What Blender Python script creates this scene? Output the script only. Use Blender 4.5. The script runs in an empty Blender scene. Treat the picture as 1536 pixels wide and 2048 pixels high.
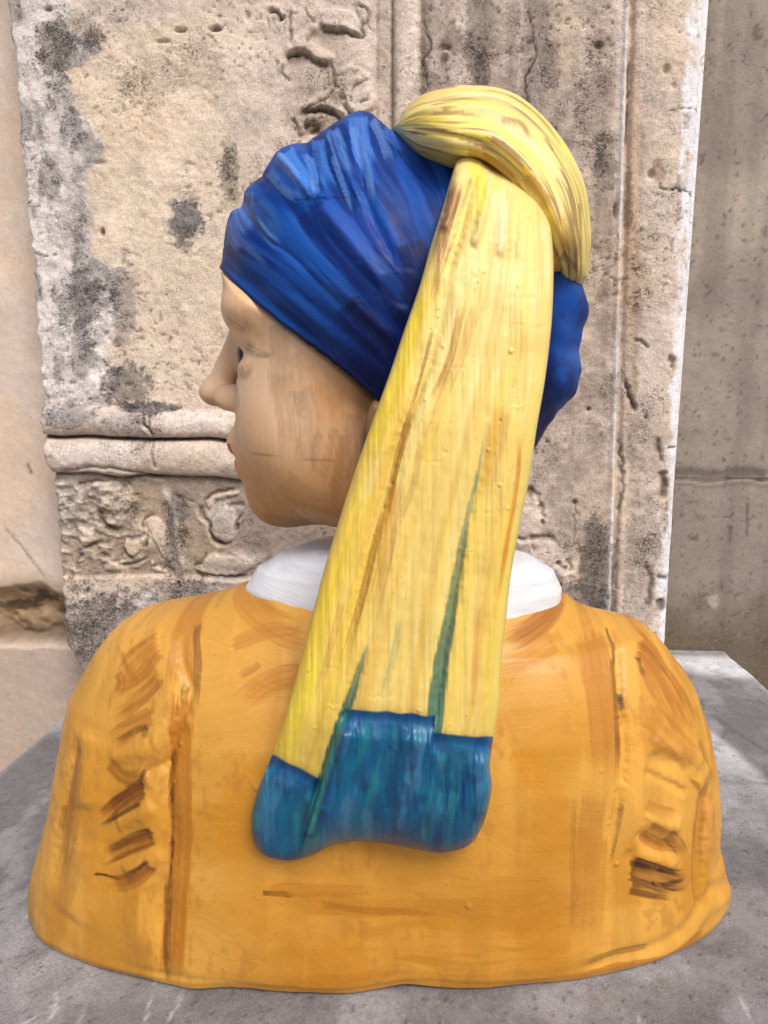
import bpy, math, numpy as np
from mathutils import Matrix, Vector
rad = math.radians
S = bpy.context.scene

# ------------------------------------------------------------------ camera, sky, sun
FPX = 1450.0                                   # focal length in pixels of the 1536 x 2048 photograph
TH, YAW = rad(10.24), rad(3.6)
CAM = np.array([0.0, -.69, .55])
cf = np.array([-math.sin(YAW)*math.cos(TH), math.cos(YAW)*math.cos(TH), -math.sin(TH)])
cr = np.array([math.cos(YAW), math.sin(YAW), 0.0]); cu = np.cross(cr, cf)
cd = bpy.data.cameras.new('camera'); cam = bpy.data.objects.new('camera', cd); S.collection.objects.link(cam)
cd.sensor_fit = 'VERTICAL'; cd.sensor_height = 36; cd.sensor_width = 27; cd.lens = FPX/2048*36
cd.clip_start = .02; cd.clip_end = 200
cam.matrix_world = Matrix(((cr[0], cu[0], -cf[0], CAM[0]), (cr[1], cu[1], -cf[1], CAM[1]), (cr[2], cu[2], -cf[2], CAM[2]), (0, 0, 0, 1)))
S.camera = cam

SUN_EL, SUN_AZ = rad(50), rad(152)             # azimuth clockwise from +Y
w = bpy.data.worlds.new('World'); S.world = w; w.use_nodes = True
nt = w.node_tree; nt.nodes.clear()
sky = nt.nodes.new('ShaderNodeTexSky'); sky.sky_type = 'NISHITA'; sky.sun_disc = False
sky.sun_elevation = SUN_EL; sky.sun_rotation = SUN_AZ; sky.air_density = 1.0; sky.dust_density = 5.0; sky.ozone_density = 1.0
bg = nt.nodes.new('ShaderNodeBackground'); bg.inputs[1].default_value = .105
wo = nt.nodes.new('ShaderNodeOutputWorld')
nt.links.new(sky.outputs[0], bg.inputs[0]); nt.links.new(bg.outputs[0], wo.inputs[0])
sd = bpy.data.lights.new('sun', 'SUN'); sun = bpy.data.objects.new('sun', sd); S.collection.objects.link(sun)
sd.energy = 1.7; sd.angle = rad(22); sd.color = (1, .965, .92)
sdir = Vector((math.sin(SUN_AZ)*math.cos(SUN_EL), math.cos(SUN_AZ)*math.cos(SUN_EL), math.sin(SUN_EL)))
sun.rotation_euler = sdir.to_track_quat('Z', 'Y').to_euler()
S.view_settings.view_transform = 'Standard'; S.view_settings.look = 'None'
S.view_settings.exposure = 0.37; S.view_settings.gamma = 1

# ------------------------------------------------------------------ helpers
def at(px, py, Y):
    """world point(s) on the plane Y = const that a design position (px, py) stands for"""
    px, py, Y = np.broadcast_arrays(np.asarray(px, float), np.asarray(py, float), np.asarray(Y, float))
    d = cf + ((px-768)/FPX)[..., None]*cr - ((py-1024)/FPX)[..., None]*cu
    return CAM + d*((Y-CAM[1])/d[..., 1])[..., None]
def chart(x, z, Y):
    """planar chart of an object: (x, z) on its reference surface Y -> drawing coordinates"""
    p = np.stack(np.broadcast_arrays(x, Y, z), -1) - CAM
    k = p@cf
    return 768+FPX*(p@cr)/k, 1024-FPX*(p@cu)/k

def _hash(ix, iy, iz, seed):
    h = (ix.astype(np.uint32)*np.uint32(374761393) + iy.astype(np.uint32)*np.uint32(668265263)
         + iz.astype(np.uint32)*np.uint32(2147483647 & 1274126177) + np.uint32((seed*974634777) & 0xffffffff))
    h = (h ^ (h >> np.uint32(13)))*np.uint32(1103515245); h = h ^ (h >> np.uint32(16))
    return (h & np.uint32(0xffffff)).astype(np.float32)/np.float32(0xffffff)
def noise(x, y, z=0, seed=0):
    x, y, z = np.broadcast_arrays(np.asarray(x, np.float64), np.asarray(y, np.float64), np.asarray(z, np.float64))
    xi, yi, zi = np.floor(x).astype(np.int64), np.floor(y).astype(np.int64), np.floor(z).astype(np.int64)
    fx, fy, fz = x-xi, y-yi, z-zi
    fx, fy, fz = fx*fx*(3-2*fx), fy*fy*(3-2*fy), fz*fz*(3-2*fz)
    r = 0
    for a in (0, 1):
        for b in (0, 1):
            for c in (0, 1):
                r = r + _hash(xi+a, yi+b, zi+c, seed)*(fx if a else 1-fx)*(fy if b else 1-fy)*(fz if c else 1-fz)
    return r
def fbm(x, y, z=0, o=4, seed=0, gain=.5):
    r = 0; a = 1; t = 0
    for i in range(o):
        r = r + a*noise(x*2.03**i, y*2.03**i, z*2.03**i, seed+i*7); t += a; a *= gain
    return r/t
def ss(a, b, x):
    t = np.clip((x-a)/(b-a), 0, 1); return t*t*(3-2*t)
def poly(u, v, pts):
    """distance to a polyline, signed side and arc position 0..1"""
    pts = np.asarray(pts, float); best = np.full(u.shape, 1e9); arc = np.zeros(u.shape); side = np.zeros(u.shape)
    L = np.hypot(*(pts[1:]-pts[:-1]).T); tot = L.sum(); acc = 0
    for i in range(len(L)):
        a, b = pts[i], pts[i+1]; d = (b-a)/max(L[i], 1e-9)
        ru, rv = u-a[0], v-a[1]; t = np.clip(ru*d[0]+rv*d[1], 0, L[i])
        e = np.hypot(ru-t*d[0], rv-t*d[1]); m = e < best
        best = np.where(m, e, best); arc = np.where(m, (acc+t)/tot, arc); side = np.where(m, ru*d[1]-rv*d[0], side); acc += L[i]
    return best, side, arc
def curve(pts, n=6):
    """smooth (Catmull-Rom) version of a polyline"""
    p = np.asarray(pts, float)
    if len(p) < 3: return p
    q = np.vstack([2*p[0]-p[1], p, 2*p[-1]-p[-2]]); out = []
    for i in range(1, len(q)-2):
        for t in np.linspace(0, 1, n, endpoint=False):
            out.append(.5*((2*q[i])+(q[i+1]-q[i-1])*t+(2*q[i-1]-5*q[i]+4*q[i+1]-q[i+2])*t*t+(3*q[i]-q[i-1]-3*q[i+1]+q[i+2])*t**3))
    return np.array(out+[p[-1]])
def groove(u, v, pts, width, depth, wob=0., seed=0):
    """soft channel (negative) or ridge (positive) along a curve; works on a sub-box for speed"""
    r = np.zeros(u.shape); c = curve(pts); m = width*4+wob
    k = (u > c[:, 0].min()-m) & (u < c[:, 0].max()+m) & (v > c[:, 1].min()-m) & (v < c[:, 1].max()+m)
    if not k.any(): return r
    uu, vv = u[k], v[k]
    if wob: uu, vv = uu+(noise(uu/9, vv/9, 0, seed)-.5)*2*wob, vv+(noise(uu/9, vv/9, 5, seed)-.5)*2*wob
    d, s, a = poly(uu, vv, c)
    r[k] = depth*np.exp(-(d/width)**2)*ss(0, .16, a)*ss(0, .16, 1-a)
    return r
def lin(c):
    c = np.asarray(c, float)/255
    return np.where(c <= .04045, c/12.92, ((c+.055)/1.055)**2.4)
def mix(col, c, m):
    return col + (lin(c)-col)*np.clip(m, 0, 1)[..., None]
def stroke(col, rel, u, v, pts, width, c, strength=1., seed=0, dry=.5, freq=1., taper=(.04, .28), relief=.0):
    """one loaded brush stroke: bristle streaks along a curve, wet at its start and dry at its end"""
    p = curve(pts); m = width*1.3
    k = (u > p[:, 0].min()-m) & (u < p[:, 0].max()+m) & (v > p[:, 1].min()-m) & (v < p[:, 1].max()+m)
    if not k.any(): return
    d, s, a = poly(u[k], v[k], p)
    L = np.hypot(*(p[1:]-p[:-1]).T).sum()
    q = s/width
    st = .5*noise(s*freq/1.9, a*L/130, seed*3.7, seed)+.5*noise(s*freq/5., a*L/200, seed*1.7, seed+3)
    edge = ss(1., .86, np.abs(q)+(noise(s/5., a*L/40, seed, 9)-.5)*.3)
    body = ss(0, taper[0], a-.06*noise(s/3, 0, seed, 4))*ss(0, taper[1], 1-a+.7*taper[1]*(noise(s*freq/2.2, 0, seed*2.2, 6)-.6))
    mk = edge*body*(1-1.1*dry*ss(.40, .62, st)*ss(-.1, .6, a+.15))*strength
    col[k] = mix(col[k], c, mk)
    if rel is not None: rel[k] += relief*mk*(.4+st)

def normals(P, wrap=False):
    if wrap:
        Q = np.concatenate([P[:, -1:], P, P[:, :1]], 1); du = (Q[:, 2:]-Q[:, :-2])
    else: du = np.gradient(P, axis=1)
    dv = np.gradient(P, axis=0); n = np.cross(du, dv)
    return n/np.maximum(np.linalg.norm(n, axis=-1, keepdims=True), 1e-12)
def gridfaces(nr, nc, wrap=False):
    i = np.arange(nr-1)[:, None]; j = np.arange(nc if wrap else nc-1)[None, :]; j2 = (j+1) % nc
    return np.stack([i*nc+j, i*nc+j2, (i+1)*nc+j2, (i+1)*nc+j], -1).reshape(-1, 4)
def mesh(name, V, Fc, mat, parent=None, col=None, flow=None, wear=None, mask=None):
    V = np.asarray(V, float).reshape(-1, 3); Fc = np.asarray(Fc)
    if mask is not None:
        Fc = Fc[mask.reshape(-1)[Fc].mean(1) >= .5] if mask.size == len(V) else Fc[mask]
    used = np.unique(Fc); idx = np.full(len(V), -1); idx[used] = np.arange(len(used)); Fc = idx[Fc]; V = V[used]
    me = bpy.data.meshes.new(name)
    me.vertices.add(len(V)); me.vertices.foreach_set('co', V.astype(np.float32).ravel())
    n = Fc.shape[1]
    me.loops.add(Fc.size); me.loops.foreach_set('vertex_index', Fc.astype(np.int32).ravel())
    me.polygons.add(len(Fc)); me.polygons.foreach_set('loop_start', np.arange(0, Fc.size, n, dtype=np.int32))
    try: me.polygons.foreach_set('loop_total', np.full(len(Fc), n, np.int32))
    except Exception: pass
    me.polygons.foreach_set('use_smooth', np.ones(len(Fc), bool))
    if col is not None:
        c = np.ones((len(V), 4), np.float32); c[:, :3] = col.reshape(-1, 3)[used]
        me.attributes.new('paint', 'FLOAT_COLOR', 'POINT').data.foreach_set('color', c.ravel())
    if flow is not None:
        me.attributes.new('flow', 'FLOAT_VECTOR', 'POINT').data.foreach_set('vector', flow.reshape(-1, 3)[used].astype(np.float32).ravel())
    if wear is not None:
        me.attributes.new('wear', 'FLOAT', 'POINT').data.foreach_set('value', wear.reshape(-1)[used].astype(np.float32))
    me.update(calc_edges=True); me.validate()
    me.materials.append(mat)
    o = bpy.data.objects.new(name, me); S.collection.objects.link(o)
    if parent: o.parent = parent
    return o
def tag(o, label=None, cat=None, kind=None):
    if label: o['label'] = label
    if cat: o['category'] = cat
    if kind: o['kind'] = kind
    return o
def empty(name, label, cat):
    o = bpy.data.objects.new(name, None); S.collection.objects.link(o); o.empty_display_size = .05
    return tag(o, label, cat)

# ------------------------------------------------------------------ materials (all node based)
def nd(t, k, **kw):
    n = t.nodes.new(k)
    for a, b in kw.items():
        if a == 'op': n.operation = b
        else: setattr(n, a, b)
    return n
def math_(t, op, a, b=None, c=None):
    n = nd(t, 'ShaderNodeMath', op=op)
    for i, q in enumerate((a, b, c)):
        if q is None: continue
        if isinstance(q, (int, float)): n.inputs[i].default_value = q
        else: t.links.new(q, n.inputs[i])
    return n.outputs[0]
def noise_(t, vec, scale, detail=4, rough=.55, dist=0.):
    n = nd(t, 'ShaderNodeTexNoise'); t.links.new(vec, n.inputs['Vector'])
    n.inputs['Scale'].default_value = scale; n.inputs['Detail'].default_value = detail
    n.inputs['Roughness'].default_value = rough; n.inputs['Distortion'].default_value = dist
    return n.outputs[0]
def mapr(t, v, a, b, c=0., d=1.):
    n = nd(t, 'ShaderNodeMapRange'); n.interpolation_type = 'SMOOTHSTEP'; t.links.new(v, n.inputs[0])
    for i, q in enumerate((a, b, c, d)): n.inputs[i+1].default_value = q
    return n.outputs[0]
def mixc(t, f, a, b, mode='MIX'):
    n = nd(t, 'ShaderNodeMix', data_type='RGBA', blend_type=mode)
    for i, q in ((0, f), (6, a), (7, b)):
        if isinstance(q, (int, float)): n.inputs[i].default_value = q
        elif isinstance(q, tuple): n.inputs[i].default_value = (*q, 1)
        else: t.links.new(q, n.inputs[i])
    return n.outputs[2]
def base_mat(name):
    m = bpy.data.materials.new(name); m.use_nodes = True; t = m.node_tree
    b = t.nodes['Principled BSDF']; tc = nd(t, 'ShaderNodeTexCoord')
    at_ = nd(t, 'ShaderNodeAttribute', attribute_name='paint')
    fl = nd(t, 'ShaderNodeAttribute', attribute_name='flow')
    we = nd(t, 'ShaderNodeAttribute', attribute_name='wear')
    return m, t, b, tc.outputs['Object'], at_.outputs['Color'], fl.outputs['Vector'], we.outputs['Fac']
def paint_mat(name, rough=.45, streak=.12, bump=.35, spec=.4, pit=1.):
    """brushed paint: colour from the painted attribute, bristle lines along the flow coordinate, small blobs and chips"""
    m, t, b, oc, pc, fl, we = base_mat(name)
    mp = nd(t, 'ShaderNodeMapping'); t.links.new(fl, mp.inputs[0]); mp.inputs['Scale'].default_value = (900, 14, 1)
    n1 = noise_(t, mp.outputs[0], 1, 3, .6)
    mp2 = nd(t, 'ShaderNodeMapping'); t.links.new(fl, mp2.inputs[0]); mp2.inputs['Scale'].default_value = (260, 6, 1)
    n2 = noise_(t, mp2.outputs[0], 1, 3, .6)
    n3 = noise_(t, oc, 55, 4, .6)
    s = math_(t, 'ADD', math_(t, 'MULTIPLY', math_(t, 'SUBTRACT', n1, .5), streak*1.3), math_(t, 'MULTIPLY', math_(t, 'SUBTRACT', n2, .5), streak*2))
    s = math_(t, 'ADD', s, math_(t, 'MULTIPLY', math_(t, 'SUBTRACT', n3, .5), streak*.9))
    k = math_(t, 'ADD', s, 1.)
    cm = nd(t, 'ShaderNodeVectorMath', operation='SCALE'); t.links.new(pc, cm.inputs[0]); t.links.new(k, cm.inputs['Scale'])
    # lumps of filler under the paint and pin-holes
    vo = nd(t, 'ShaderNodeTexVoronoi'); t.links.new(oc, vo.inputs['Vector']); vo.inputs['Scale'].default_value = 75
    gate = mapr(t, noise_(t, oc, 14, 2), .55, .68)
    blob = math_(t, 'MULTIPLY', mapr(t, vo.outputs['Distance'], .05, .22, 1, 0), gate)
    hole = math_(t, 'MULTIPLY', mapr(t, noise_(t, oc, 330, 2), .27, .33, 1, 0), mapr(t, noise_(t, oc, 22, 2), .52, .66))
    col = mixc(t, math_(t, 'MULTIPLY', hole, .45*pit), cm.outputs[0], (.05, .03, .02))
    t.links.new(col, b.inputs['Base Color'])
    h = math_(t, 'ADD', math_(t, 'MULTIPLY', n1, .35), math_(t, 'MULTIPLY', n2, .8))
    h = math_(t, 'ADD', h, math_(t, 'MULTIPLY', blob, 1.1*pit)); h = math_(t, 'SUBTRACT', h, math_(t, 'MULTIPLY', hole, 1.*pit))
    h = math_(t, 'ADD', h, math_(t, 'MULTIPLY', noise_(t, oc, 160, 4, .7), .5))
    bp = nd(t, 'ShaderNodeBump'); bp.inputs['Strength'].default_value = bump; bp.inputs['Distance'].default_value = .0011
    t.links.new(h, bp.inputs['Height']); t.links.new(bp.outputs[0], b.inputs['Normal'])
    r = mapr(t, n3, .3, .7, rough-.07, rough+.1); t.links.new(r, b.inputs['Roughness'])
    b.inputs['Specular IOR Level'].default_value = spec
    return m
def stone_mat(name, bump=.7, grain=.2, fleck=(.045, .038, .032), rough=.85, pale=(.75, .72, .70), spk=1.0, fine=1.):
    """weathered stone: colour and wear from attributes; crystalline grain, lichen flecks and pits where wear is high"""
    m, t, b, oc, pc, fl, we = base_mat(name)
    n1 = noise_(t, oc, 320*fine, 4, .7); n2 = noise_(t, oc, 70, 5, .65); n3 = noise_(t, oc, 650*fine, 2, .6)
    k = math_(t, 'ADD', math_(t, 'MULTIPLY', math_(t, 'SUBTRACT', n1, .5), grain*4.2), math_(t, 'MULTIPLY', math_(t, 'SUBTRACT', n2, .5), grain*2.4))
    k = math_(t, 'ADD', math_(t, 'ADD', k, 1.), math_(t, 'MULTIPLY', math_(t, 'SUBTRACT', n3, .5), grain*2.6))
    cm = nd(t, 'ShaderNodeVectorMath', operation='SCALE'); t.links.new(pc, cm.inputs[0]); t.links.new(k, cm.inputs['Scale'])
    f1 = noise_(t, oc, 260*fine, 6, .8); f2 = noise_(t, oc, 40, 4, .65); f3 = noise_(t, oc, 520*fine, 3, .7)
    # threshold falls with wear
    th = math_(t, 'MULTIPLY_ADD', we, .17*spk, math_(t, 'ADD', math_(t, 'MULTIPLY', math_(t, 'SUBTRACT', f2, .5), .3), math_(t, 'MULTIPLY', math_(t, 'SUBTRACT', noise_(t, oc, 13, 3, .6), .5), .3)))
    a = mapr(t, math_(t, 'ADD', f1, th), .655, .73)
    c2 = mapr(t, math_(t, 'ADD', f3, th), .685, .74)
    fk = math_(t, 'MAXIMUM', a, c2)
    col = mixc(t, math_(t, 'MULTIPLY', fk, .78), cm.outputs[0], fleck)
    wp = math_(t, 'MULTIPLY', mapr(t, noise_(t, oc, 150, 4, .7), .58, .70), math_(t, 'MULTIPLY', we, .5))
    col = mixc(t, wp, col, pale)
    t.links.new(col, b.inputs['Base Color'])
    h = math_(t, 'ADD', math_(t, 'MULTIPLY', n1, .6), math_(t, 'MULTIPLY', n2, 1.4))
    h = math_(t, 'SUBTRACT', h, math_(t, 'MULTIPLY', fk, .9))
    h = math_(t, 'ADD', h, math_(t, 'MULTIPLY', math_(t, 'MULTIPLY', noise_(t, oc, 120, 5, .75), we), 2.2))
    bp = nd(t, 'ShaderNodeBump'); bp.inputs['Strength'].default_value = bump; bp.inputs['Distance'].default_value = .0022
    t.links.new(h, bp.inputs['Height']); t.links.new(bp.outputs[0], b.inputs['Normal'])
    b.inputs['Roughness'].default_value = rough; b.inputs['Specular IOR Level'].default_value = .25
    return m
M_PIL = stone_mat('weathered_marble', .85, .27, spk=.8)
M_WALL = stone_mat('cement_render', .55, .13, spk=.55, pale=(.42, .39, .36))
M_SLAB = stone_mat('grey_marble', .5, .26, fleck=(.06, .06, .062), rough=.6, spk=.75, pale=(.5, .5, .51))
M_JACK = paint_mat('ochre_paint', .42, .10, .35)
M_BLUE = paint_mat('blue_paint', .5, .14, .3, spec=.18, pit=.5)
M_YEL = paint_mat('yellow_paint', .45, .07, .4)
M_HEM = paint_mat('teal_paint', .36, .16, .5, pit=.6)
M_SKIN = paint_mat('skin_paint', .42, .10, .3, pit=.7)
M_WHITE = paint_mat('white_paint', .5, .03, .5, pit=.3)
M_EYE = paint_mat('eye_paint', .25, .02, .05, pit=0)
M_LIP = paint_mat('lip_paint', .25, .08, .1, pit=0)

# ------------------------------------------------------------------ pilaster (one relief, split into its stones)
YP = .65
pil = empty('stone_pilaster', 'tall weathered carved stone pilaster standing behind the painted bust', 'pilaster')
xs = np.concatenate([np.linspace(-.74, .475, 500)])
zs = np.linspace(1.28, -.16, 570)
X, Z = np.meshgrid(xs, zs)
u, v = chart(X, Z, YP)
n_big = fbm(X*9, Z*9, 0, 4, 1); n_mid = fbm(X*40, Z*40, 0, 4, 2); n_fine = fbm(X*130, Z*130, 0, 3, 3)
h = (n_big-.5)*.010+(n_mid-.5)*.004+(n_fine-.5)*.0016
zx = lambda pts, ox=500, oy=0, s=2.954: [(a/s+ox, b/s+oy) for a, b in pts]
# carved vine, upper panel
vine = [
 ([(400, 150), (440, 175), (500, 190), (560, 190), (620, 215), (665, 215), (650, 130)], 4.2, -.0075),
 ([(205, 350), (250, 325), (300, 320), (350, 340), (400, 375), (440, 390), (490, 390)], 4.2, -.008),
 ([(490, 350), (488, 440), (505, 500), (522, 520)], 3.2, -.006),
 ([(522, 520), (470, 570), (430, 600), (350, 640), (290, 680)], 3.2, -.006),
 ([(290, 685), (350, 665), (420, 655), (470, 665), (530, 695), (560, 740)], 4.5, -.009),
 ([(520, 540), (540, 600), (580, 655), (620, 700)], 4, -.007),
 ([(240, 30), (238, 150), (240, 260)], 3, -.004),
 ([(250, 690), (280, 750), (300, 830)], 5, -.007), ([(320, 740), (400, 750), (345, 790)], 5, -.008),
 ([(620, 20), (690, 60), (690, 130), (660, 140)], 3, -.004), ([(320, 30), (340, 80), (390, 140)], 2.5, -.003),
 ([(200, 370), (195, 430), (240, 480)], 3, -.003), ([(600, 540), (650, 500), (720, 470)], 3, -.003),
 ([(640, 610), (690, 600), (700, 560)], 3, -.003), ([(100, 60), (160, 80), (190, 130)], 5, -.006)]
for i, (p, w_, d) in enumerate(vine):
    h += groove(u, v, zx(p), w_, d, 2.5, i)
    h += groove(u+4, v+8, zx(p), w_*2.2, -d*.55, 2.5, i)         # carved edge stands proud beside its channel
for p, w_, d in [([(250, 262), (320, 220), (400, 150)], 9, .006), ([(520, 525), (455, 590), (400, 625)], 7, .005),
                 ([(220, 320), (280, 280), (400, 300)], 12, .004), ([(330, 715), (400, 700), (470, 700)], 9, .005)]:
    h += groove(u, v, zx(p), w_, d, 2, 5)
blob = lambda a, b, ra, rb, d: d*np.exp(-(((u-a)/ra)**2+((v-b)/rb)**2)**2)
h += blob(640, 150, 45, 38, .004)+blob(700, 110, 32, 45, .004)+blob(655, 45, 40, 30, .003)+blob(620, 235, 40, 20, .004)
def plateau(pts, hgt_, edge=5., wob=3., seed=0):
    """flat-topped carved leaf: raised inside an outline, with a steep cut edge"""
    p = curve(list(pts)+[pts[0]]); r = np.zeros(u.shape)
    k = (u > p[:, 0].min()-3) & (u < p[:, 0].max()+3) & (v > p[:, 1].min()-3) & (v < p[:, 1].max()+3)
    uu, vv = u[k]+(noise(u[k]/10, v[k]/10, 0, seed)-.5)*wob, v[k]+(noise(u[k]/10, v[k]/10, 7, seed)-.5)*wob
    d, s_, a = poly(uu, vv, p); ins = np.zeros(uu.shape, bool)
    for i in range(len(p)-1):
        x1, y1, x2, y2 = *p[i], *p[i+1]
        if y1 != y2: ins ^= ((y1 > vv) != (y2 > vv)) & (uu < (x2-x1)*(vv-y1)/(y2-y1)+x1)
    r[k] = np.where(ins, hgt_*(ss(0, edge, d)*.75+.25*ss(0, 22, d)), 0); return r
for i, (q, k_) in enumerate([([(405, 150), (440, 178), (500, 192), (560, 190), (620, 218), (668, 218), (655, 130), (600, 60), (500, 45), (430, 80)], .007), ([(205, 350), (250, 325), (300, 320), (350, 340), (400, 375), (440, 392), (490, 392), (500, 340), (430, 280), (320, 245), (240, 290)], .008),
        ([(520, 400), (500, 480), (525, 530), (560, 600), (620, 690), (740, 640), (745, 480), (640, 400)], .006), ([(290, 684), (350, 640), (430, 600), (518, 530), (545, 600), (560, 680), (470, 660), (420, 652), (350, 665)], .007),
        ([(620, 20), (690, 55), (695, 130), (655, 140), (630, 90)], .006), ([(240, 40), (320, 60), (300, 160), (245, 220)], .004), ([(255, 700), (320, 740), (330, 800), (290, 840)], .006)]):
    h += plateau(zx(q), k_, 5, 4, i)
for i, (q, k_) in enumerate([([(1240, 960), (1300, 905), (1370, 930), (1390, 1010), (1370, 1100), (1310, 1140), (1245, 1080)], .009), ([(1190, 900), (1200, 870), (1280, 830), (1390, 818), (1400, 850), (1280, 880), (1220, 930)], .006),
        ([(725, 1095), (790, 1100), (850, 1070), (865, 1110), (830, 1180), (770, 1205), (725, 1160)], .009), ([(840, 1000), (880, 968), (940, 990), (990, 1080), (1020, 1220), (960, 1230), (900, 1130)], .006),
        ([(480, 1060), (540, 1040), (560, 1100), (520, 1150), (480, 1130)], .006), ([(560, 1215), (640, 1200), (720, 1250), (690, 1300), (600, 1290)], .006), ([(860, 1215), (940, 1250), (1010, 1300), (900, 1300)], .006),
        ([(1130, 1290), (1200, 1200), (1290, 1180), (1420, 1200), (1500, 1260), (1400, 1320), (1250, 1320)], .006), ([(470, 800), (620, 760), (760, 790), (780, 900), (680, 980), (560, 900)], .005)]):
    h += plateau(zx(q, 0, 700, 2.925), k_, 5, 5, i+20)
# frame of the upper panel
tilt = lambda a, b: a+(b-a)*v/1300.
v1, v2, v3 = 754, 784, 842
up = ss(840, 800, v)
h += up*(-.0035*np.exp(-((u-v1)/2.5)**2)-.006*np.exp(-((u-v2)/3.2)**2))
h += up*ss(v2, v2+8, u)*ss(v3+6, v3-10, u)*.008*np.sin(np.clip((u-v2)/(v3-v2), 0, 1)*np.pi)**.6
h -= up*.005*np.exp(-((u-v3-2)/4)**2)
h -= ss(v3-4, v3+8, u)*.004
# horizontal mouldings, left part
ml = ss(860, 845, u)
vs = v+(noise(u/60, v/60, 3, 4)-.5)*8-(u-80)*.028
mo = np.where((vs > 812) & (vs < 868), .020*np.sqrt(np.clip(1-((vs-840)/29)**2, 0, 1)), 0)
mo += np.where((vs > 872) & (vs < 944), .018*np.clip(1-((vs-908)/37)**2, 0, 1)**.6, 0)
mo -= .010*np.exp(-((vs-870)/3.5)**2)+.008*np.exp(-((vs-947)/3.)**2)
mo -= ss(944, 952, vs)*ss(1152, 1146, vs)*.006
h += ml*mo
h += ss(1146, 1156, vs+(u-80)*.02)*.006*ml
lower = [
 ([(1190, 905), (1170, 950), (1220, 1010), (1235, 1080), (1290, 1130), (1350, 1120)], 4, -.007),
 ([(1390, 1060), (1385, 1000), (1420, 960)], 3, -.004),
 ([(1190, 905), (1195, 880), (1260, 840), (1340, 820), (1390, 818)], 3.5, -.006),
 ([(1330, 905), (1400, 905), (1440, 912)], 3.5, -.005), ([(1000, 840), (1080, 875), (1140, 890)], 2.5, -.003),
 ([(720, 1090), (760, 1105), (820, 1095), (850, 1060)], 3.5, -.005),
 ([(850, 1060), (830, 1010), (870, 970), (920, 975)], 3, -.004), ([(855, 1070), (865, 1110), (840, 1160)], 4, -.006),
 ([(720, 1150), (740, 1200), (790, 1210)], 4, -.005), ([(480, 1160), (560, 1130), (650, 1135)], 3.5, -.005),
 ([(470, 1180), (440, 1240), (460, 1290)], 4, -.005), ([(560, 1220), (620, 1200), (700, 1250), (800, 1240), (880, 1200)], 4, -.006),
 ([(880, 1260), (960, 1270), (1010, 1310)], 4, -.006), ([(1130, 1300), (1190, 1320), (1300, 1330), (1460, 1320)], 3.5, -.006),
 ([(1210, 1180), (1180, 1240), (1120, 1270)], 4, -.004), ([(1250, 1180), (1320, 1190), (1400, 1210)], 4, -.004),
 ([(560, 930), (600, 1000), (640, 1050), (720, 1080)], 6, -.008), ([(420, 790), (520, 770), (620, 770)], 3, -.003),
 ([(300, 720), (420, 700), (560, 680), (760, 700), (880, 730), (1010, 745)], 3.5, -.005),
 ([(850, 350), (870, 430), (920, 510)], 2.5, -.006), ([(905, 370), (895, 450), (920, 500)], 2.5, -.004),
 ([(900, 540), (910, 600), (920, 700)], 3, -.005), ([(940, 760), (970, 860), (1020, 960), (1030, 1100), (1060, 1230), (1100, 1330)], 8, .005),
 ([(1045, 1345), (1060, 1385)], 2.5, -.008)]
for i, (p, w_, d) in enumerate(lower):
    q = zx(p, 0, 700, 2.925)
    h += groove(u, v, q, w_, d, 2.5, i+30)
    if d < 0: h += groove(u+3, v-7, q, w_*2.2, -d*.5, 2.5, i+30)
h += blob(438, 1040, 26, 36, .008)+blob(265, 1105, 22, 20, .008)+blob(300, 1070, 25, 30, .004)+blob(175, 1075, 16, 16, .005)+blob(470, 1120, 60, 18, .005)
rg = ss(70, 120, u)*ss(330, 200, u)*ss(950, 975, v)*ss(1150, 1120, v)
h += rg*(fbm(X*55, Z*90, 2, 4, 9)-.5)*.020
# carving to the right of the figure
rv_ = [([(40, 300), (90, 345), (130, 360), (200, 345), (260, 345), (330, 380)], 4.5, -.008),
       ([(180, 330), (175, 400), (200, 430)], 3, -.004), ([(310, 470), (330, 500), (380, 520)], 6, -.012),
       ([(350, 470), (380, 475), (385, 540)], 5, -.008), ([(405, 130), (408, 260), (400, 420)], 2.5, -.003),
       ([(150, 60), (200, 110), (230, 180), (240, 260)], 4, -.005)]
for i, (p, w_, d) in enumerate(rv_):
    q = [(a/2.731+1000, (b+680)/2.731+700) for a, b in p]; h += groove(u, v, q, w_, d, 3, i+60); h += groove(u, v-9, q, w_*2.2, -d*.5, 3, i+60)
h += blob(1095, 1128, 38, 30, .010)+blob(1050, 1050, 30, 35, .006)+blob(1120, 1160, 14, 22, .008)
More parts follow.
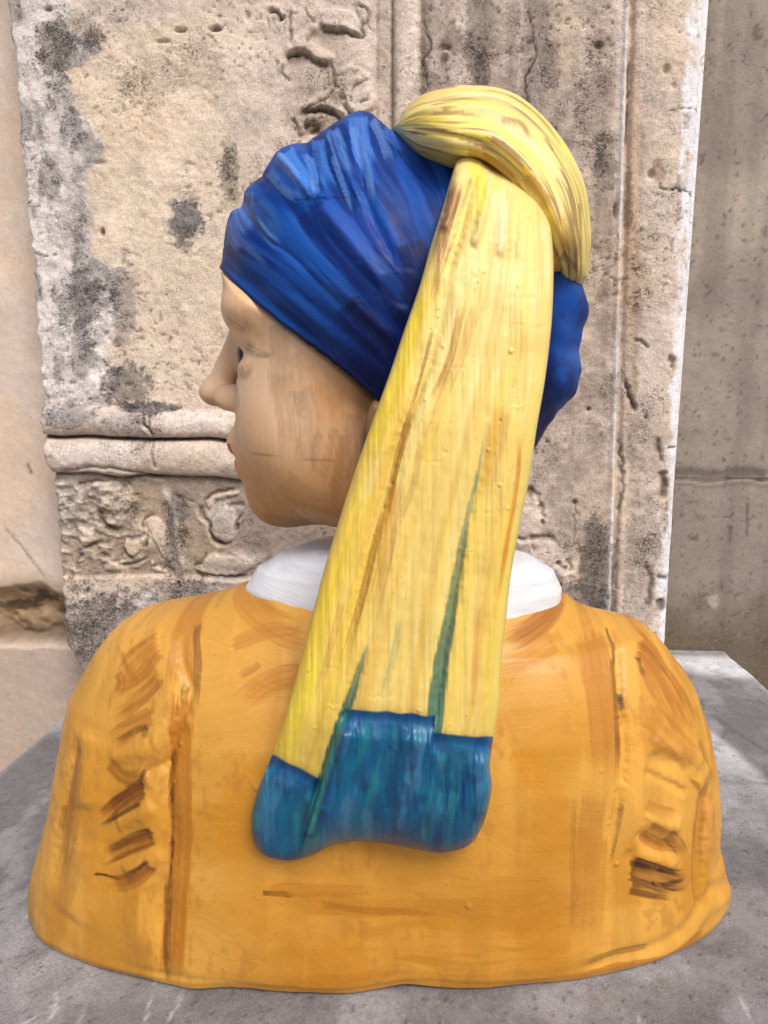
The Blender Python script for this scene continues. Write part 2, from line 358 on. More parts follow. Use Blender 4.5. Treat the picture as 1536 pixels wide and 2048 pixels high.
# cracks, pits and knobs
cr2 = lambda p: [(a/2.866+1000, b/2.866) for a, b in p]
cracks = [(cr2([(165, 0), (180, 130), (210, 280), (200, 340), (155, 420), (150, 500), (165, 620)]), 1.5, -.004),
          (cr2([(890, 1070), (950, 1095), (1000, 1088), (1060, 1100), (1145, 1135)]), 1.8, -.006),
          (cr2([(940, 640), (1010, 635), (1090, 620), (1185, 628)]), 1.2, -.003),
          ([(844, 30), (852, 60), (862, 95), (847, 120), (853, 150), (862, 190)], 1.6, -.004),
          ([(1247, 755), (1262, 800), (1270, 830)], 4, -.010), ([(1322, 940), (1328, 970), (1324, 1000)], 7, -.010),
          ([(1312, 870), (1316, 900), (1320, 925)], 4, -.006), ([(1330, 895), (1350, 893), (1370, 888)], 2, -.005),
          ([(1310, 1148), (1330, 1155), (1345, 1150)], 4, -.007), ([(1318, 1195), (1325, 1225)], 8, -.010),
          ([(1285, 1120), (1300, 1160), (1290, 1220)], 5, -.005), ([(1240, 870), (1246, 960), (1238, 1040)], 2.5, -.006),
          ([(1265, 680), (1280, 683), (1295, 700)], 3, -.005), ([(1330, 715), (1345, 720), (1343, 740)], 5, -.006),
          ([(65, 505), (90, 512), (118, 508)], 1.2, -.003), ([(1256, 100), (1258, 160), (1255, 230), (1252, 300)], 1.5, -.003)]
for i, (p, w_, d) in enumerate(cracks): h += groove(u, v, p, w_, d, 3, i+80)
for a, b, ra, rb, d in [(891, 108, 7, 8, .012), (890, 95, 12, 7, -.006), (1199, 88, 9, 7, -.008), (1330, 142, 6, 9, -.008), (1345, 175, 5, 7, -.005),
                        (1301, 350, 6, 9, -.008), (1232, 420, 4, 14, -.010), (1178, 819, 4, 4, -.010), (1097, 884, 3, 3, -.006), (1338, 500, 3, 18, -.004),
                        (1150, 1005, 4, 5, -.008), (1060, 985, 7, 10, -.009), (1080, 1015, 5, 6, -.008), (1085, 1045, 4, 6, -.007), (1290, 835, 4, 4, -.007),
                        (205, 465, 5, 8, -.010), (430, 58, 14, 5, -.007), (360, 60, 13, 5, -.007), (325, 82, 16, 4, -.004), (495, 32, 6, 10, -.005),
                        (145, 520, 7, 12, -.004), (80, 120, 8, 10, -.004), (95, 18, 10, 5, -.005), (200, 325, 12, 6, -.004)]:
    h += blob(a, b, ra, rb, d)
for i in range(24):
    r_ = np.random.RandomState(700+i); a0, b0 = r_.uniform(60, 1400), r_.uniform(-20, 1250); t_ = r_.uniform(0, 3.14); l_ = r_.uniform(6, 22)
    h += groove(u, v, [(a0-l_*math.cos(t_), b0-l_*math.sin(t_)), (a0+r_.uniform(-5, 5), b0+r_.uniform(-5, 5)), (a0+l_*math.cos(t_), b0+l_*math.sin(t_))], r_.uniform(1.2, 2.0), -r_.uniform(.001, .003), 4, i)
pits = ss(.70, .78, fbm(X*150, Z*150, 0, 2, 61))*ss(.45, .62, fbm(X*7, Z*7, 4, 2, 62)); h -= pits*.002
# roll moulding along the right edge
ue = 1262-v*.030; ur = 1427-v*.0655
rt = (u-ue)/(ur-ue)
h += np.where((rt > -.2), 0, 0)+ .006*np.exp(-((u-ue+8)/5)**2)-.008*np.exp(-((u-ue-3)/5)**2)
prof = np.clip(rt, 0, 1.0)
h += np.where(rt > 0, .022*np.clip(1-(np.abs(prof-.52)/.53)**2.2, 0, 1)-.010*ss(0, .2, prof)*(1-ss(.9, 1., prof)), 0)
h -= np.where(rt > .86, .06*np.clip((rt-.86)/.14, 0, 3)**2, 0)
# rough stone strip left, rough block below
rs = ss(1160, 1200, v)*ss(520, 400, u)
h += rs*(fbm(X*70, Z*70, 4, 4, 12)-.5)*.008
strip = ss(250, 150, u-(v-400)*.12+(noise(u/30, v/30, 0, 8)-.5)*50)*ss(820, 800, v)
h += strip*(fbm(X*60, Z*60, 4, 4, 13)-.5)*.006
h = np.clip(h, -.09, .05)
# left edge: ragged and turned back
el = 14+(v-60)*.092+(noise(0*u, v/14, 0, 5)-.5)*7+(noise(0*u, v/60, 0, 6)-.5)*8+ss(1150, 1165, v)*6+ss(1280, 1380, v)*40
Xd = X.copy(); Yd = YP-h
el_x = at(el[:, 0], v[:, 0], YP)[:, 0]
rd = X-el_x[:, None]
Yd += .02*np.clip(1-rd/.012, 0, 1)**2
Xd = np.maximum(X, el_x[:, None]+0*X)
Yd = np.where(rd < 0, YP+.02-rd*4, Yd)
# colour
c = np.zeros(X.shape+(3,))+lin((210, 194, 182))
c *= (1+(n_big-.5)*.35+(n_mid-.5)*.35)[..., None]
warm = ss(.45, .62, fbm(X*6, Z*4, 0, 3, 21))
c = mix(c, (220, 198, 172), warm*.5)
el2 = 150+(v*.12)+(noise(v/50, 0*u, 0, 31)-.5)*70+(noise(v/14, 0*u, 0, 32)-.5)*18+(fbm(u/7, v/7, 0, 3, 34)-.5)*26-ss(500, 250, v)*0
patch = ss(el2-5, el2+5, u)*ss(620, 380, u+(noise(u/40, v/40, 0, 33)-.5)*120)*ss(830, 790, v)*ss(40, 90, v+(u-200)*.2)
c = mix(c, (228, 208, 178), patch*.4)
left = ss(el2+3, el2-6, u)*ss(815, 800, v)
c = mix(c, (222, 216, 214), left*.85)
wear = .35+.5*(fbm(X*12, Z*8, 0, 3, 41)-.5)*2
wear = wear+left*.25-patch*.22
gray = left*ss(.52, .66, fbm(X*22, Z*12, 0, 4, 42))
band = np.exp(-((u-el2+18)/22)**2)*ss(815, 800, v)*ss(.35, .6, fbm(X*10, Z*10, 0, 3, 43)+.1)
gray = np.maximum(gray, band)
c = mix(c, (138, 132, 130), gray*.6); wear += gray*.3
def spot(a, b, ra, rb, colr, k, wv, ex=2., seed=0):
    global c, wear
    d = (((u-a)/ra)**2+((v-b)/rb)**2)**.5+(noise(u/12, v/12, 0, seed+50)-.5)*.6+(fbm(u/4, v/4, 0, 2, seed+51)-.5)*.55
    m = ss(1.15, .7, d); c = mix(c, colr, m*k); wear = wear+m*wv
for q in [(372, 440, 32, 58, (110, 108, 110), .85, .5), (108, 95, 34, 75, (140, 132, 122), .6, .6), (458, 340, 22, 75, (150, 138, 124), .6, .5),
          (300, 160, 60, 60, (190, 172, 150), .3, .6), (395, 130, 60, 60, (180, 165, 148), .3, .6), (190, 75, 22, 28, (150, 135, 122), .3, .7),
          (205, 650, 26, 60, (228, 222, 218), .75, -.4), (200, 765, 22, 34, (236, 228, 222), .85, -.5), (255, 770, 55, 45, (118, 112, 108), .65, .6),
          (160, 600, 55, 60, (128, 122, 120), .5, .6), (250, 600, 26, 95, (150, 144, 142), .6, .5), (130, 450, 50, 50, (180, 172, 168), .3, .4),
          (140, 830, 60, 25, (150, 148, 150), .7, .6), (300, 815, 60, 14, (108, 106, 108), .8, .5), (250, 845, 50, 22, (176, 172, 172), .5, .4),
          (400, 845, 80, 22, (226, 214, 204), .7, -.3), (390, 912, 80, 28, (214, 196, 178), .7, -.2), (200, 905, 90, 24, (222, 214, 208), .5, .1),
          (200, 1010, 90, 60, (206, 196, 184), .5, .3), (130, 1000, 30, 80, (222, 214, 206), .6, .2), (285, 1000, 40, 40, (214, 192, 164), .6, -.2),
          (330, 970, 40, 30, (206, 192, 176), .6, 0), (350, 1050, 25, 90, (150, 146, 146), .6, .6), (440, 1040, 28, 36, (196, 188, 180), .6, .3),
          (400, 1090, 60, 50, (216, 194, 164), .5, 0), (265, 1100, 22, 20, (190, 168, 140), .6, .2), (300, 1200, 28, 22, (206, 200, 198), .8, -.2),
          (440, 1180, 90, 26, (206, 196, 186), .6, .2), (190, 1290, 120, 110, (146, 138, 132), .75, .65), (370, 1200, 80, 50, (160, 152, 146), .5, .5),
          (640, 240, 60, 30, (160, 146, 132), .5, .3), (640, 150, 80, 110, (190, 172, 156), .5, .15), (850, 90, 14, 110, (130, 122, 116), .5, .2),
          (775, 150, 30, 200, (186, 168, 152), .6, .2), (955, 60, 24, 130, (118, 112, 110), .62, .2), (965, 150, 14, 60, (110, 106, 106), .5, .2),
          (905, 85, 40, 30, (140, 128, 116), .5, .2), (1080, 80, 26, 110, (150, 140, 134), .5, .4), (1025, 120, 12, 160, (160, 148, 140), .5, .1),
          (1070, 190, 30, 60, (146, 140, 140), .5, .3), (1140, 60, 22, 90, (220, 206, 182), .6, -.4), (1190, 200, 40, 160, (196, 178, 164), .4, .4),
          (1215, 330, 26, 60, (132, 122, 116), .55, .5), (1100, 130, 22, 50, (140, 130, 124), .45, .5), (1195, 1150, 38, 130, (128, 124, 120), .75, .55),
          (1160, 1220, 60, 60, (140, 134, 128), .7, .5), (1140, 960, 60, 110, (206, 192, 176), .4, -.2), (1180, 720, 60, 130, (200, 184, 168), .5, -.1),
          (1268, 300, 16, 400, (186, 158, 130), .55, .1), (1262, 620, 14, 320, (180, 152, 126), .5, .1), (1300, 900, 60, 60, (176, 158, 142), .5, .3),
          (1300, 1100, 60, 140, (178, 164, 152), .6, .3), (1330, 80, 40, 120, (216, 196, 172), .6, -.1), (1322, 320, 34, 90, (220, 204, 184), .5, -.2),
          (1315, 345, 14, 26, (150, 124, 104), .6, .2), (1258, 400, 10, 80, (120, 98, 80), .5, .3)]:
    spot(*q, seed=int(q[0]))
# sky light painted as white on the roll's right edge; pale fillet beside it
edge_light = ss(.68, .84, rt+(fbm(X*60, Z*24, 0, 4, 55)-.5)*.34)
c = mix(c, (230, 230, 235), edge_light*.95); wear = wear-edge_light*.35
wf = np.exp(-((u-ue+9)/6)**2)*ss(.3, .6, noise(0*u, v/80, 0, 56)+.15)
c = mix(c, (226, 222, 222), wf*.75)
streaks = ss(.5, .75, fbm(X*45, Z*2.2, 0, 3, 57))*ss(840, 870, u)*ss(1260, 1230, u)*ss(900, 500, v)
c = mix(c, (136, 124, 118), streaks*.45)
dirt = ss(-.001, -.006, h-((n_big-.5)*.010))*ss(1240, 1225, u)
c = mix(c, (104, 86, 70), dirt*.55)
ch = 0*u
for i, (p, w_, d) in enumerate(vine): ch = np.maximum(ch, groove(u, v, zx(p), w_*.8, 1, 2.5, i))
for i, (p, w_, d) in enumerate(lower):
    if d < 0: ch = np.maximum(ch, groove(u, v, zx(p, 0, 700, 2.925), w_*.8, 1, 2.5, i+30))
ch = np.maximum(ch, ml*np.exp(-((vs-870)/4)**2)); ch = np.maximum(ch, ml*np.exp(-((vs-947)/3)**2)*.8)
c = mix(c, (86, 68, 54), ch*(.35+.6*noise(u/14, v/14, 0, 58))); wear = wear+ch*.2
for i, (p, w_, d) in enumerate(cracks): c = mix(c, (70, 56, 46), -groove(u, v, p, w_*1.2, -1, 3, i+80)*.75)
c = mix(c, (96, 84, 74), pits*.45)
c = np.clip(c, .01, .9); wear = np.clip(wear, 0, 1.1)
V = np.stack([Xd, Yd, Z], -1); Fp = gridfaces(*X.shape)[:, ::-1]
uf, vf, rf = u.ravel(), vs.ravel(), rt.ravel()
uc, vc, rc = uf[Fp].mean(1), vf[Fp].mean(1), rf[Fp].mean(1)
vlow = (v+0*u+(-8)+(u-80)*-.008).ravel()[Fp].mean(1)
R = {}
R['side_moulding'] = rc > 0
R['upper_roll'] = (uc < 850) & (vc > 808) & (vc < 870) & (rc <= 0)
R['lower_roll'] = (uc < 850) & (vc >= 870) & (vc < 948) & (rc <= 0)
R['lower_carved_panel'] = (vc >= 948) & (vc < 1150) & (uc < 850)
R['base_block'] = (vc >= 1150) & (rc <= 0)
R['framing_fillet'] = (uc > v2) & (uc < v3) & (vc <= 808)
R['carved_panel'] = (uc > 560) & (uc <= v2) & (vc <= 300)
rest = ~np.any(list(R.values()), 0)
R['shaft'] = rest
for k_, m_ in R.items():
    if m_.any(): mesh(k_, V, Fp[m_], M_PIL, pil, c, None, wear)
# body behind the relief: closes the block at its sides, top and foot
def box(name, x0, x1, y0, y1, z0, z1, mat, parent, colr, n=2, wearv=.3):
    P = []; Fs = []
    import itertools
    cs = [(x0, y0, z0), (x1, y0, z0), (x1, y1, z0), (x0, y1, z0), (x0, y0, z1), (x1, y0, z1), (x1, y1, z1), (x0, y1, z1)]
    Fs = [(0, 3, 2, 1), (4, 5, 6, 7), (0, 1, 5, 4), (1, 2, 6, 5), (2, 3, 7, 6), (3, 0, 4, 7)]
    o = mesh(name, cs, Fs, mat, parent, np.zeros((8, 3))+lin(colr), None, np.zeros(8)+wearv)
    o.data.polygons.foreach_set('use_smooth', np.zeros(6, bool)); return o
box('core', -.715, .445, .73, .86, -1.0, 1.6, M_PIL, pil, (190, 175, 160))
box('foot', -.70, .445, .672, .728, -1.0, -.158, M_PIL, pil, (150, 140, 130))
box('upper_shaft', -.735, .452, .652, .728, 1.281, 1.6, M_PIL, pil, (200, 185, 170))

# ------------------------------------------------------------------ walls behind, left and right
def wall(name, label, x0, x1, z0, z1, res, fn, splits):
    g = empty(name, label, 'wall')
    X, Z = np.meshgrid(np.arange(x0, x1, res), np.arange(z1, z0, -res)); u, v = chart(X, Z, .78)
    hh, cc, ww = fn(X, Z, u, v); V = np.stack([X, .78-hh, Z], -1); Fg = gridfaces(*X.shape)[:, ::-1]
    vc = v.ravel()[Fg].mean(1)
    for nme, a, b in splits:
        m = (vc >= a) & (vc < b)
        if m.any(): mesh(nme, V, Fg[m], M_WALL, g, cc, None, ww)
    return g
def left_fn(X, Z, u, v):
    n = fbm(X*8, Z*8, 0, 4, 101); n2 = fbm(X*40, Z*40, 0, 3, 102)
    h = (n-.5)*.006+(n2-.5)*.0015
    e1 = 1172+(noise(u/40, 0*v, 0, 103)-.5)*22+ss(40, 100, u)*6; e2 = 1288+(noise(u/30, 0*v, 0, 104)-.5)*8
    rec = ss(e1-8, e1+14, v)*ss(e2+6, e2-8, v)
    h = h-rec*.05*(.4+.6*ss(e1, e1+60, v))+rec*(fbm(X*35, Z*35, 0, 4, 105)-.5)*.03
    h += ss(e2-4, e2+8, v)*.006
    h += groove(u, v, [(0, 1045), (35, 1085), (70, 1130), (95, 1165)], 1.4, -.003, 2, 3)
    c = np.zeros(X.shape+(3,))+lin((214, 197, 183)); c *= (1+(n-.5)*.25+(n2-.5)*.12)[..., None]
    c = mix(c, (214, 190, 166), ss(.45, .6, fbm(X*5, Z*5, 0, 3, 106))*.5)
    c = mix(c, (150, 120, 78), rec*.75); c = mix(c, (78, 62, 48), rec*ss(.5, .62, fbm(X*25, Z*35, 0, 4, 107))*.8)
    c = mix(c, (120, 102, 88), rec*ss(1240, 1275, v)*.8)
    c = mix(c, (150, 130, 100), ss(e1-40, e1-4, v)*ss(e1+10, e1, v)*.5)
    c = mix(c, (178, 160, 146), ss(e2, e2+10, v)*.7)
    c = mix(c, (110, 92, 78), groove(u, v, [(0, 1045), (35, 1085), (70, 1130), (95, 1165)], 1.5, 1, 2, 3)*.7)
    c = mix(c, (90, 76, 64), groove(u, v, [(53, 925), (58, 938), (63, 950)], 3, 1, 1, 3)*.9)
    w = .02+.35*rec+.12*ss(e2, e2+10, v)
    return h, c, w
wl = wall('wall', 'smooth beige rendered wall with a broken ledge, left of the pilaster', -1.3, -.66, -.6, 1.45, .004, left_fn,
     [('upper_render', -9e9, 1172), ('broken_ledge', 1172, 1288), ('lower_render', 1288, 9e9)])
def right_fn(X, Z, u, v):
    n = fbm(X*7, Z*7, 0, 4, 201); n2 = fbm(X*45, Z*45, 0, 3, 202)
    h = (n-.5)*.005+(n2-.5)*.0015
    j = 950+(noise(u/30, 0*v, 0, 203)-.5)*10
    h = h-.010*np.exp(-((v-j-12)/5)**2)-.004*np.exp(-((v-j)/10)**2)+ss(j+14, j+22, v)*-.003+ss(j-6, j-16, v)*0
    c = np.zeros(X.shape+(3,))+lin((150, 139, 130)); c *= (1+(n-.5)*.5+(n2-.5)*.2)[..., None]
    c = mix(c, (186, 174, 158), ss(.5, .66, fbm(X*3.5, Z*3.5, 3, 3, 204))*.5*ss(960, 900, v))
    c = mix(c, (138, 126, 118), ss(960, 1000, v)*.6)
    st = ss(.5, .72, fbm(X*26, Z*2.5, 0, 3, 205)); c = mix(c, (112, 102, 94), st*.4); c = mix(c, (84, 74, 66), ss(.70, .78, fbm(X*110, Z*110, 0, 3, 210))*.6)
    c = mix(c, (108, 98, 90), np.exp(-((v-j+2)/14)**2)*ss(.3, .6, noise(u/20, v/12, 0, 206)+.1)*.7)
    c = mix(c, (196, 186, 174), np.exp(-((v-j-8)/3)**2)*ss(.45, .7, noise(u/25, v/8, 0, 207))*.8)
    c = mix(c, (70, 58, 48), np.exp(-((v-j-20)/4)**2)*.5)
    low = ss(1150, 1290, v+(noise(u/40, v/40, 0, 208)-.5)*90); c = mix(c, (92, 80, 62), low*.75)
    for p in [[(1462, 1050), (1460, 1090)], [(1532, 450), (1531, 475)], [(1496, 1000), (1494, 1080)]]: c = mix(c, (80, 70, 62), groove(u, v, p, 3, 1, 1, 3)*.7)
    w = .25+.25*ss(940, 1000, v)+.2*low+(n-.5)*.6
    c = mix(c, (186, 178, 164), ss(1.1, .6, np.hypot((u-1428)/13, (v-1202)/13)+(noise(u/5, v/5, 0, 209)-.5)*.9)*.6)
    return h, c, np.clip(w, 0, 1)
wr = wall('wall', 'darker brownish cement wall with a horizontal joint, right of the pilaster', .42, 1.25, -.6, 1.45, .004, right_fn,
     [('upper_slab', -9e9, 955), ('lower_slab', 955, 9e9)])

box('wall_end', -2.4, -1.3, .785, .95, -1.0, 1.6, M_WALL, wl, (200, 182, 166)); box('wall_core', -1.3, -.66, .86, .95, -1.0, 1.6, M_WALL, wl, (200, 182, 166)); box('wall_foot', -1.3, -.66, .79, .859, -1.0, -.6, M_WALL, wl, (180, 164, 150))
box('wall_end', 1.25, 2.4, .785, .95, -1.0, 1.6, M_WALL, wr, (150, 138, 126)); box('wall_core', .447, 1.25, .82, .95, -1.0, 1.6, M_WALL, wr, (150, 138, 126))
# ------------------------------------------------------------------ ground and marble slab
gd = mesh('ground', [(-60, -60, -1.004), (60, -60, -1.004), (60, 60, -1.004), (-60, 60, -1.004)], [(0, 1, 2, 3)], M_WALL, None, np.zeros((4, 3))+lin((150, 140, 130)), None, np.zeros(4)+.2)
tag(gd, 'stone paved ground below the plinth', None, 'structure')
pl = empty('marble_plinth', 'worn grey marble plinth the painted bust stands on', 'plinth')
xs = np.linspace(-.63, .638, 430); ys = np.linspace(-.42, .776, 370)
X, Y = np.meshgrid(xs, ys)
n = fbm(X*6, Y*6, 0, 4, 301); n2 = fbm(X*30, Y*30, 0, 4, 302)
hz = (n-.5)*.004+(n2-.5)*.0012
ex = np.minimum(X+.617+(fbm(Y*12, 0*X, 0, 3, 303)-.5)*.012, .625-X+(fbm(Y*12, 0*X, 0, 3, 304)-.5)*.012)
hz -= .012*np.clip(1-ex/.014, 0, 1)**2
hz = np.where(ex < 0, -.012+ex*4, hz)
uu, vv = X*1000, Y*1000
hz += groove(uu, vv, [(470, 500), (520, 330), (560, 200), (640, 120)], 3, -.0015, 3, 1)
Zt = hz.copy()
c = np.zeros(X.shape+(3,))+lin((134, 132, 133)); c *= (1+(n-.5)*.6+(n2-.5)*.3)[..., None]
cl = ss(.42, .62, fbm(X*4+5, Y*6, 0, 5, 305, .6)); c = mix(c, (100, 98, 100), cl*.65)
c = mix(c, (226, 228, 234), ss(.42, .62, fbm(X*9, Y*4, 0, 4, 306))*ss(.3, .5, X)*ss(.1, .45, Y)*.8)
c = mix(c, (176, 175, 178), ss(.5, .68, fbm(X*22, Y*16, 0, 4, 307))*.35)
c = mix(c, (210, 210, 214), np.clip(1-ex/.02, 0, 1)*.5)
c = mix(c, (90, 88, 90), -groove(uu, vv, [(470, 500), (520, 330), (560, 200), (640, 120)], 4, -1, 3, 1)*.6)
scr = ss(.66, .72, fbm(X*60+Y*6, Y*9, 0, 3, 308))*ss(.1, 0, Y); spt = ss(.74, .80, fbm(X*190, Y*190, 0, 3, 312)); c = mix(c, (70, 66, 64), spt*.6); c = mix(c, (100, 96, 96), ss(.55, .75, fbm(X*45, Y*45, 0, 4, 313))*.35)
for i in range(34):
    r_ = np.random.RandomState(i); x_, y_ = r_.uniform(-600, 620), r_.uniform(-420, 60); c = mix(c, (206, 204, 206), groove(uu, vv, [(x_, y_), (x_+r_.uniform(-6, 6), y_+14), (x_+r_.uniform(-10, 10), y_+r_.uniform(25, 60))], 1.3, 1, 2, i)*.5)
c = mix(c, (96, 84, 70), ss(.03, .0, .76-Y)*ss(.44, .48, X)*.6)
wear = np.clip(.1+.5*(fbm(X*10, Y*10, 0, 3, 309)-.4), 0, 1)
Fg = gridfaces(*X.shape)
fc = np.stack([X.ravel()[Fg].mean(1), Y.ravel()[Fg].mean(1)], -1)
mesh('top_slab', np.stack([X, Y, Zt], -1), Fg[~((fc[:, 1] > .645) & (fc[:, 0] < .44))], M_SLAB, pl, c, None, wear)
box('pedestal_body', -.60, .60, -.40, .64, -1.0, -.06, M_SLAB, pl, (150, 148, 148))
box('slab_core', -.625, .632, -.419, .66, -.09, -.055, M_SLAB, pl, (160, 158, 160))

# ------------------------------------------------------------------ the bust
bust = empty('painted_bust', 'painted bust of a woman in blue and yellow headscarf and ochre jacket, seen from behind', 'bust')
bust.location = (0, 0, 0)

# --- jacket: rings from the foot of the bust up to the neck opening
#        z     xL     xR    back   front  exponent
prof = np.array([
 (-.001, -.398, .312, .126, .112, 2.2), (.003, -.408, .322, .132, .12, 2.2), (.012, -.418, .332, .137, .126, 2.25), (.026, -.422, .336, .138, .126, 2.25), (.050, -.418, .328, .137, .126, 2.3), (.080, -.409, .315, .135, .125, 2.35),
 (.135, -.396, .306, .133, .12, 2.4), (.190, -.384, .297, .131, .118, 2.4), (.235, -.367, .278, .125, .112, 2.4), (.270, -.344, .255, .118, .106, 2.35),
 (.294, -.318, .230, .110, .100, 2.3), (.309, -.288, .206, .104, .094, 2.2), (.318, -.258, .184, .098, .088, 2.2),
 (.327, -.230, .168, .090, .082, 2.1), (.338, -.203, .152, .083, .076, 2.05), (.348, -.182, .138, .078, .070, 2.0), (.351, -.174, .130, .074, .066, 2.0), (.3505, -.160, .115, .066, .058, 2.0), (.349, -.13, .085, .05, .046, 2.0)])
def interp_rings(p, n):
    d = np.r_[0, np.cumsum(np.hypot(np.diff(p[:, 0]), np.diff(p[:, 1])))]; t = np.linspace(0, d[-1], n)
    # monotone smooth sampling
    r = np.stack([np.interp(t, d, p[:, i]) for i in range(p.shape[1])], -1)
    k = np.hanning(9); k /= k.sum(); q = r.copy()
    for i in range(r.shape[1]): q[:, i] = np.convolve(np.pad(r[:, i], 4, mode='edge'), k, 'valid')
    return q
NR, NC = 430, 860
rg_ = interp_rings(prof, NR)
ang = np.linspace(0, 2*np.pi, 4000, endpoint=False)
# arc-length even columns on a typical ring; denser on the back
a_ = np.sign(np.cos(ang))*np.abs(np.cos(ang))**(2/2.7)*.36; b_ = np.sign(np.sin(ang))*np.abs(np.sin(ang))**(2/2.7)*.13
ln = np.r_[0, np.cumsum(np.hypot(np.diff(a_), np.diff(b_))*np.where(b_[1:] > .0, 1, .2))]
ang = np.interp(np.linspace(0, ln[-1], NC, endpoint=False), ln, ang)
ca, sa = np.cos(ang)[None], np.sin(ang)[None]
z0, xl, xr, bk, fr, ex = [rg_[:, i:i+1] for i in range(6)]
hx = (xr-xl)/2; cx = (xr+xl)/2
px_ = np.sign(ca)*np.abs(ca)**(2/ex)*hx+cx
py_ = np.where(sa > 0, -bk, fr)*np.abs(sa)**(2/ex)
py_ = py_+(px_+.05)*.075+.01                                   # slight turn of the shoulders
pz_ = z0+0*ca
tt = np.linspace(0, 1, NR)[:, None]
# rings widened or narrowed until each side lies on the measured outline of the shoulders
OL = np.array([(1172, 490), (1185, 455), (1200, 420), (1213, 370), (1222, 330), (1235, 270), (1252, 240), (1275, 215), (1310, 188), (1360, 160), (1400, 140), (1450, 125), (1550, 110), (1640, 95), (1700, 78), (1730, 68), (1770, 57), (1800, 54), (1850, 60), (1900, 84)], float)
OR_ = np.array([(1188, 1125), (1205, 1150), (1225, 1180), (1250, 1235), (1262, 1290), (1285, 1318), (1310, 1340), (1355, 1374), (1400, 1400), (1480, 1425), (1580, 1438), (1640, 1442), (1700, 1441), (1740, 1452), (1770, 1457), (1800, 1455), (1840, 1432), (1900, 1372)], float)
for _ in range(4):
    uu_, vv_ = chart(px_, pz_, py_)
    for side, O in ((-1, OL), (1, OR_)):
        j = (uu_*side).argmax(1); r_ = np.arange(NR); tu = np.interp(vv_[r_, j], O[:, 0], O[:, 1]); e_ = (tu-uu_[r_, j])
        depth_ = (py_[r_, j]-CAM[1]); dx = e_/FPX*depth_*.9; kk = np.hanning(9); kk /= kk.sum(); dx = np.convolve(np.pad(dx, 4, mode='edge'), kk, 'valid')
        dx *= ss(.357, .349, z0[:, 0])
        wgt = ss(0, 1, (px_-cx)*side/hx)
        px_ = px_+dx[:, None]*wgt
FB = np.array([(-.5, .05), (-.415, -.03), (-.395, -.066), (-.37, -.091), (-.324, -.105), (-.24, -.119), (-.15, -.121), (-.067, -.118), (.024, -.110), (.107, -.101), (.142, -.092), (.216, -.069), (.256, -.048), (.301, -.005), (.336, .05)])

V = np.stack([px_, py_, pz_], -1)
# reference surface of the painter's chart: the ring shape at mid height
Yc = -.118*np.clip(1-np.abs((V[..., 0]+.05)/.40)**2.7, 0, 1)**(1/2.7)+(V[..., 0]+.05)*.075+.01
Yc = Yc*(1-.35*ss(.27, .36, V[..., 2]))
u, v = chart(V[..., 0], V[..., 2], Yc)
back = ss(.15, -.05, -sa+0*px_)*0+ss(-.25, .05, sa+0*px_)
d = (fbm(V[..., 0]*14, V[..., 1]*14, V[..., 2]*14, 3, 401)-.5)*.005+(fbm(V[..., 0]*50, V[..., 1]*50, V[..., 2]*50, 3, 402)-.5)*.0008
G = lambda p, w_, dd, wob=2, s=0: groove(u, v, p, w_, dd, wob, s)
dd = 0
# sleeve seams and sleeve volume
LS = [(338, 1228), (352, 1330), (372, 1400), (345, 1490), (340, 1560), (352, 1660), (345, 1760), (343, 1860), (345, 1965)]
RS = [(1258, 1262), (1252, 1330), (1248, 1420), (1252, 1500), (1236, 1590), (1212, 1690), (1195, 1800), (1190, 1900)]
dd = dd+G(LS, 12, -.003)+G([(a-44, b) for a, b in LS], 40, .004)
dd += G(RS[:6], 9, -.0035)+G([(a+46, b) for a, b in RS[:6]], 44, .003)
# left sleeve creases
for p, w_, k_ in [([(300, 1490), (345, 1460), (385, 1440)], 14, .004), ([(200, 1530), (260, 1512), (330, 1490)], 12, .0035), ([(290, 1545), (330, 1528), (345, 1520)], 8, -.004),
                  ([(200, 1620), (260, 1600), (300, 1560)], 12, -.0035), ([(225, 1650), (280, 1625), (320, 1600)], 13, .0045), ([(200, 1715), (260, 1690), (315, 1655)], 12, -.0045),
                  ([(250, 1745), (300, 1715), (340, 1690)], 13, .004), ([(215, 1770), (270, 1752), (320, 1720)], 11, -.0035), ([(160, 1480), (150, 1560), (165, 1640)], 26, .005),
                  ([(135, 1490), (118, 1600), (102, 1710), (95, 1800)], 14, -.005), ([(160, 1690), (165, 1760), (130, 1850)], 30, .004), ([(215, 1360), (270, 1310), (310, 1300)], 26, .003),
                  ([(1290, 1520), (1350, 1540), (1400, 1560)], 14, -.004), ([(1280, 1545), (1340, 1575), (1385, 1605)], 6, -.004), ([(1300, 1490), (1370, 1520), (1425, 1555)], 16, .006),
                  ([(1395, 1590), (1425, 1570), (1440, 1560)], 14, .006), ([(1280, 1630), (1330, 1650), (1370, 1665)], 9, .005), ([(1265, 1660), (1310, 1690), (1350, 1700)], 9, -.004),
                  ([(1262, 1700), (1320, 1720), (1360, 1740)], 10, .0045), ([(1255, 1740), (1310, 1750), (1360, 1765)], 9, -.003), ([(1425, 1590), (1410, 1680), (1400, 1780), (1405, 1850)], 9, -.005),
                  ([(1432, 1620), (1428, 1720), (1425, 1800)], 12, .004), ([(1250, 1690), (1275, 1740), (1310, 1790)], 12, -.003)]:
    dd += G(p, w_*1.3, k_*.75, 2, int(p[0][0]))
# centre back: shallow hollow of the spine and shoulder blades
dd += -.006*np.exp(-((u-830)/90)**2)*ss(1250, 1500, v)+.006*np.exp(-(((u-520)/120)**2+((v-1500)/170)**2))+.006*np.exp(-(((u-1110)/110)**2+((v-1480)/170)**2))
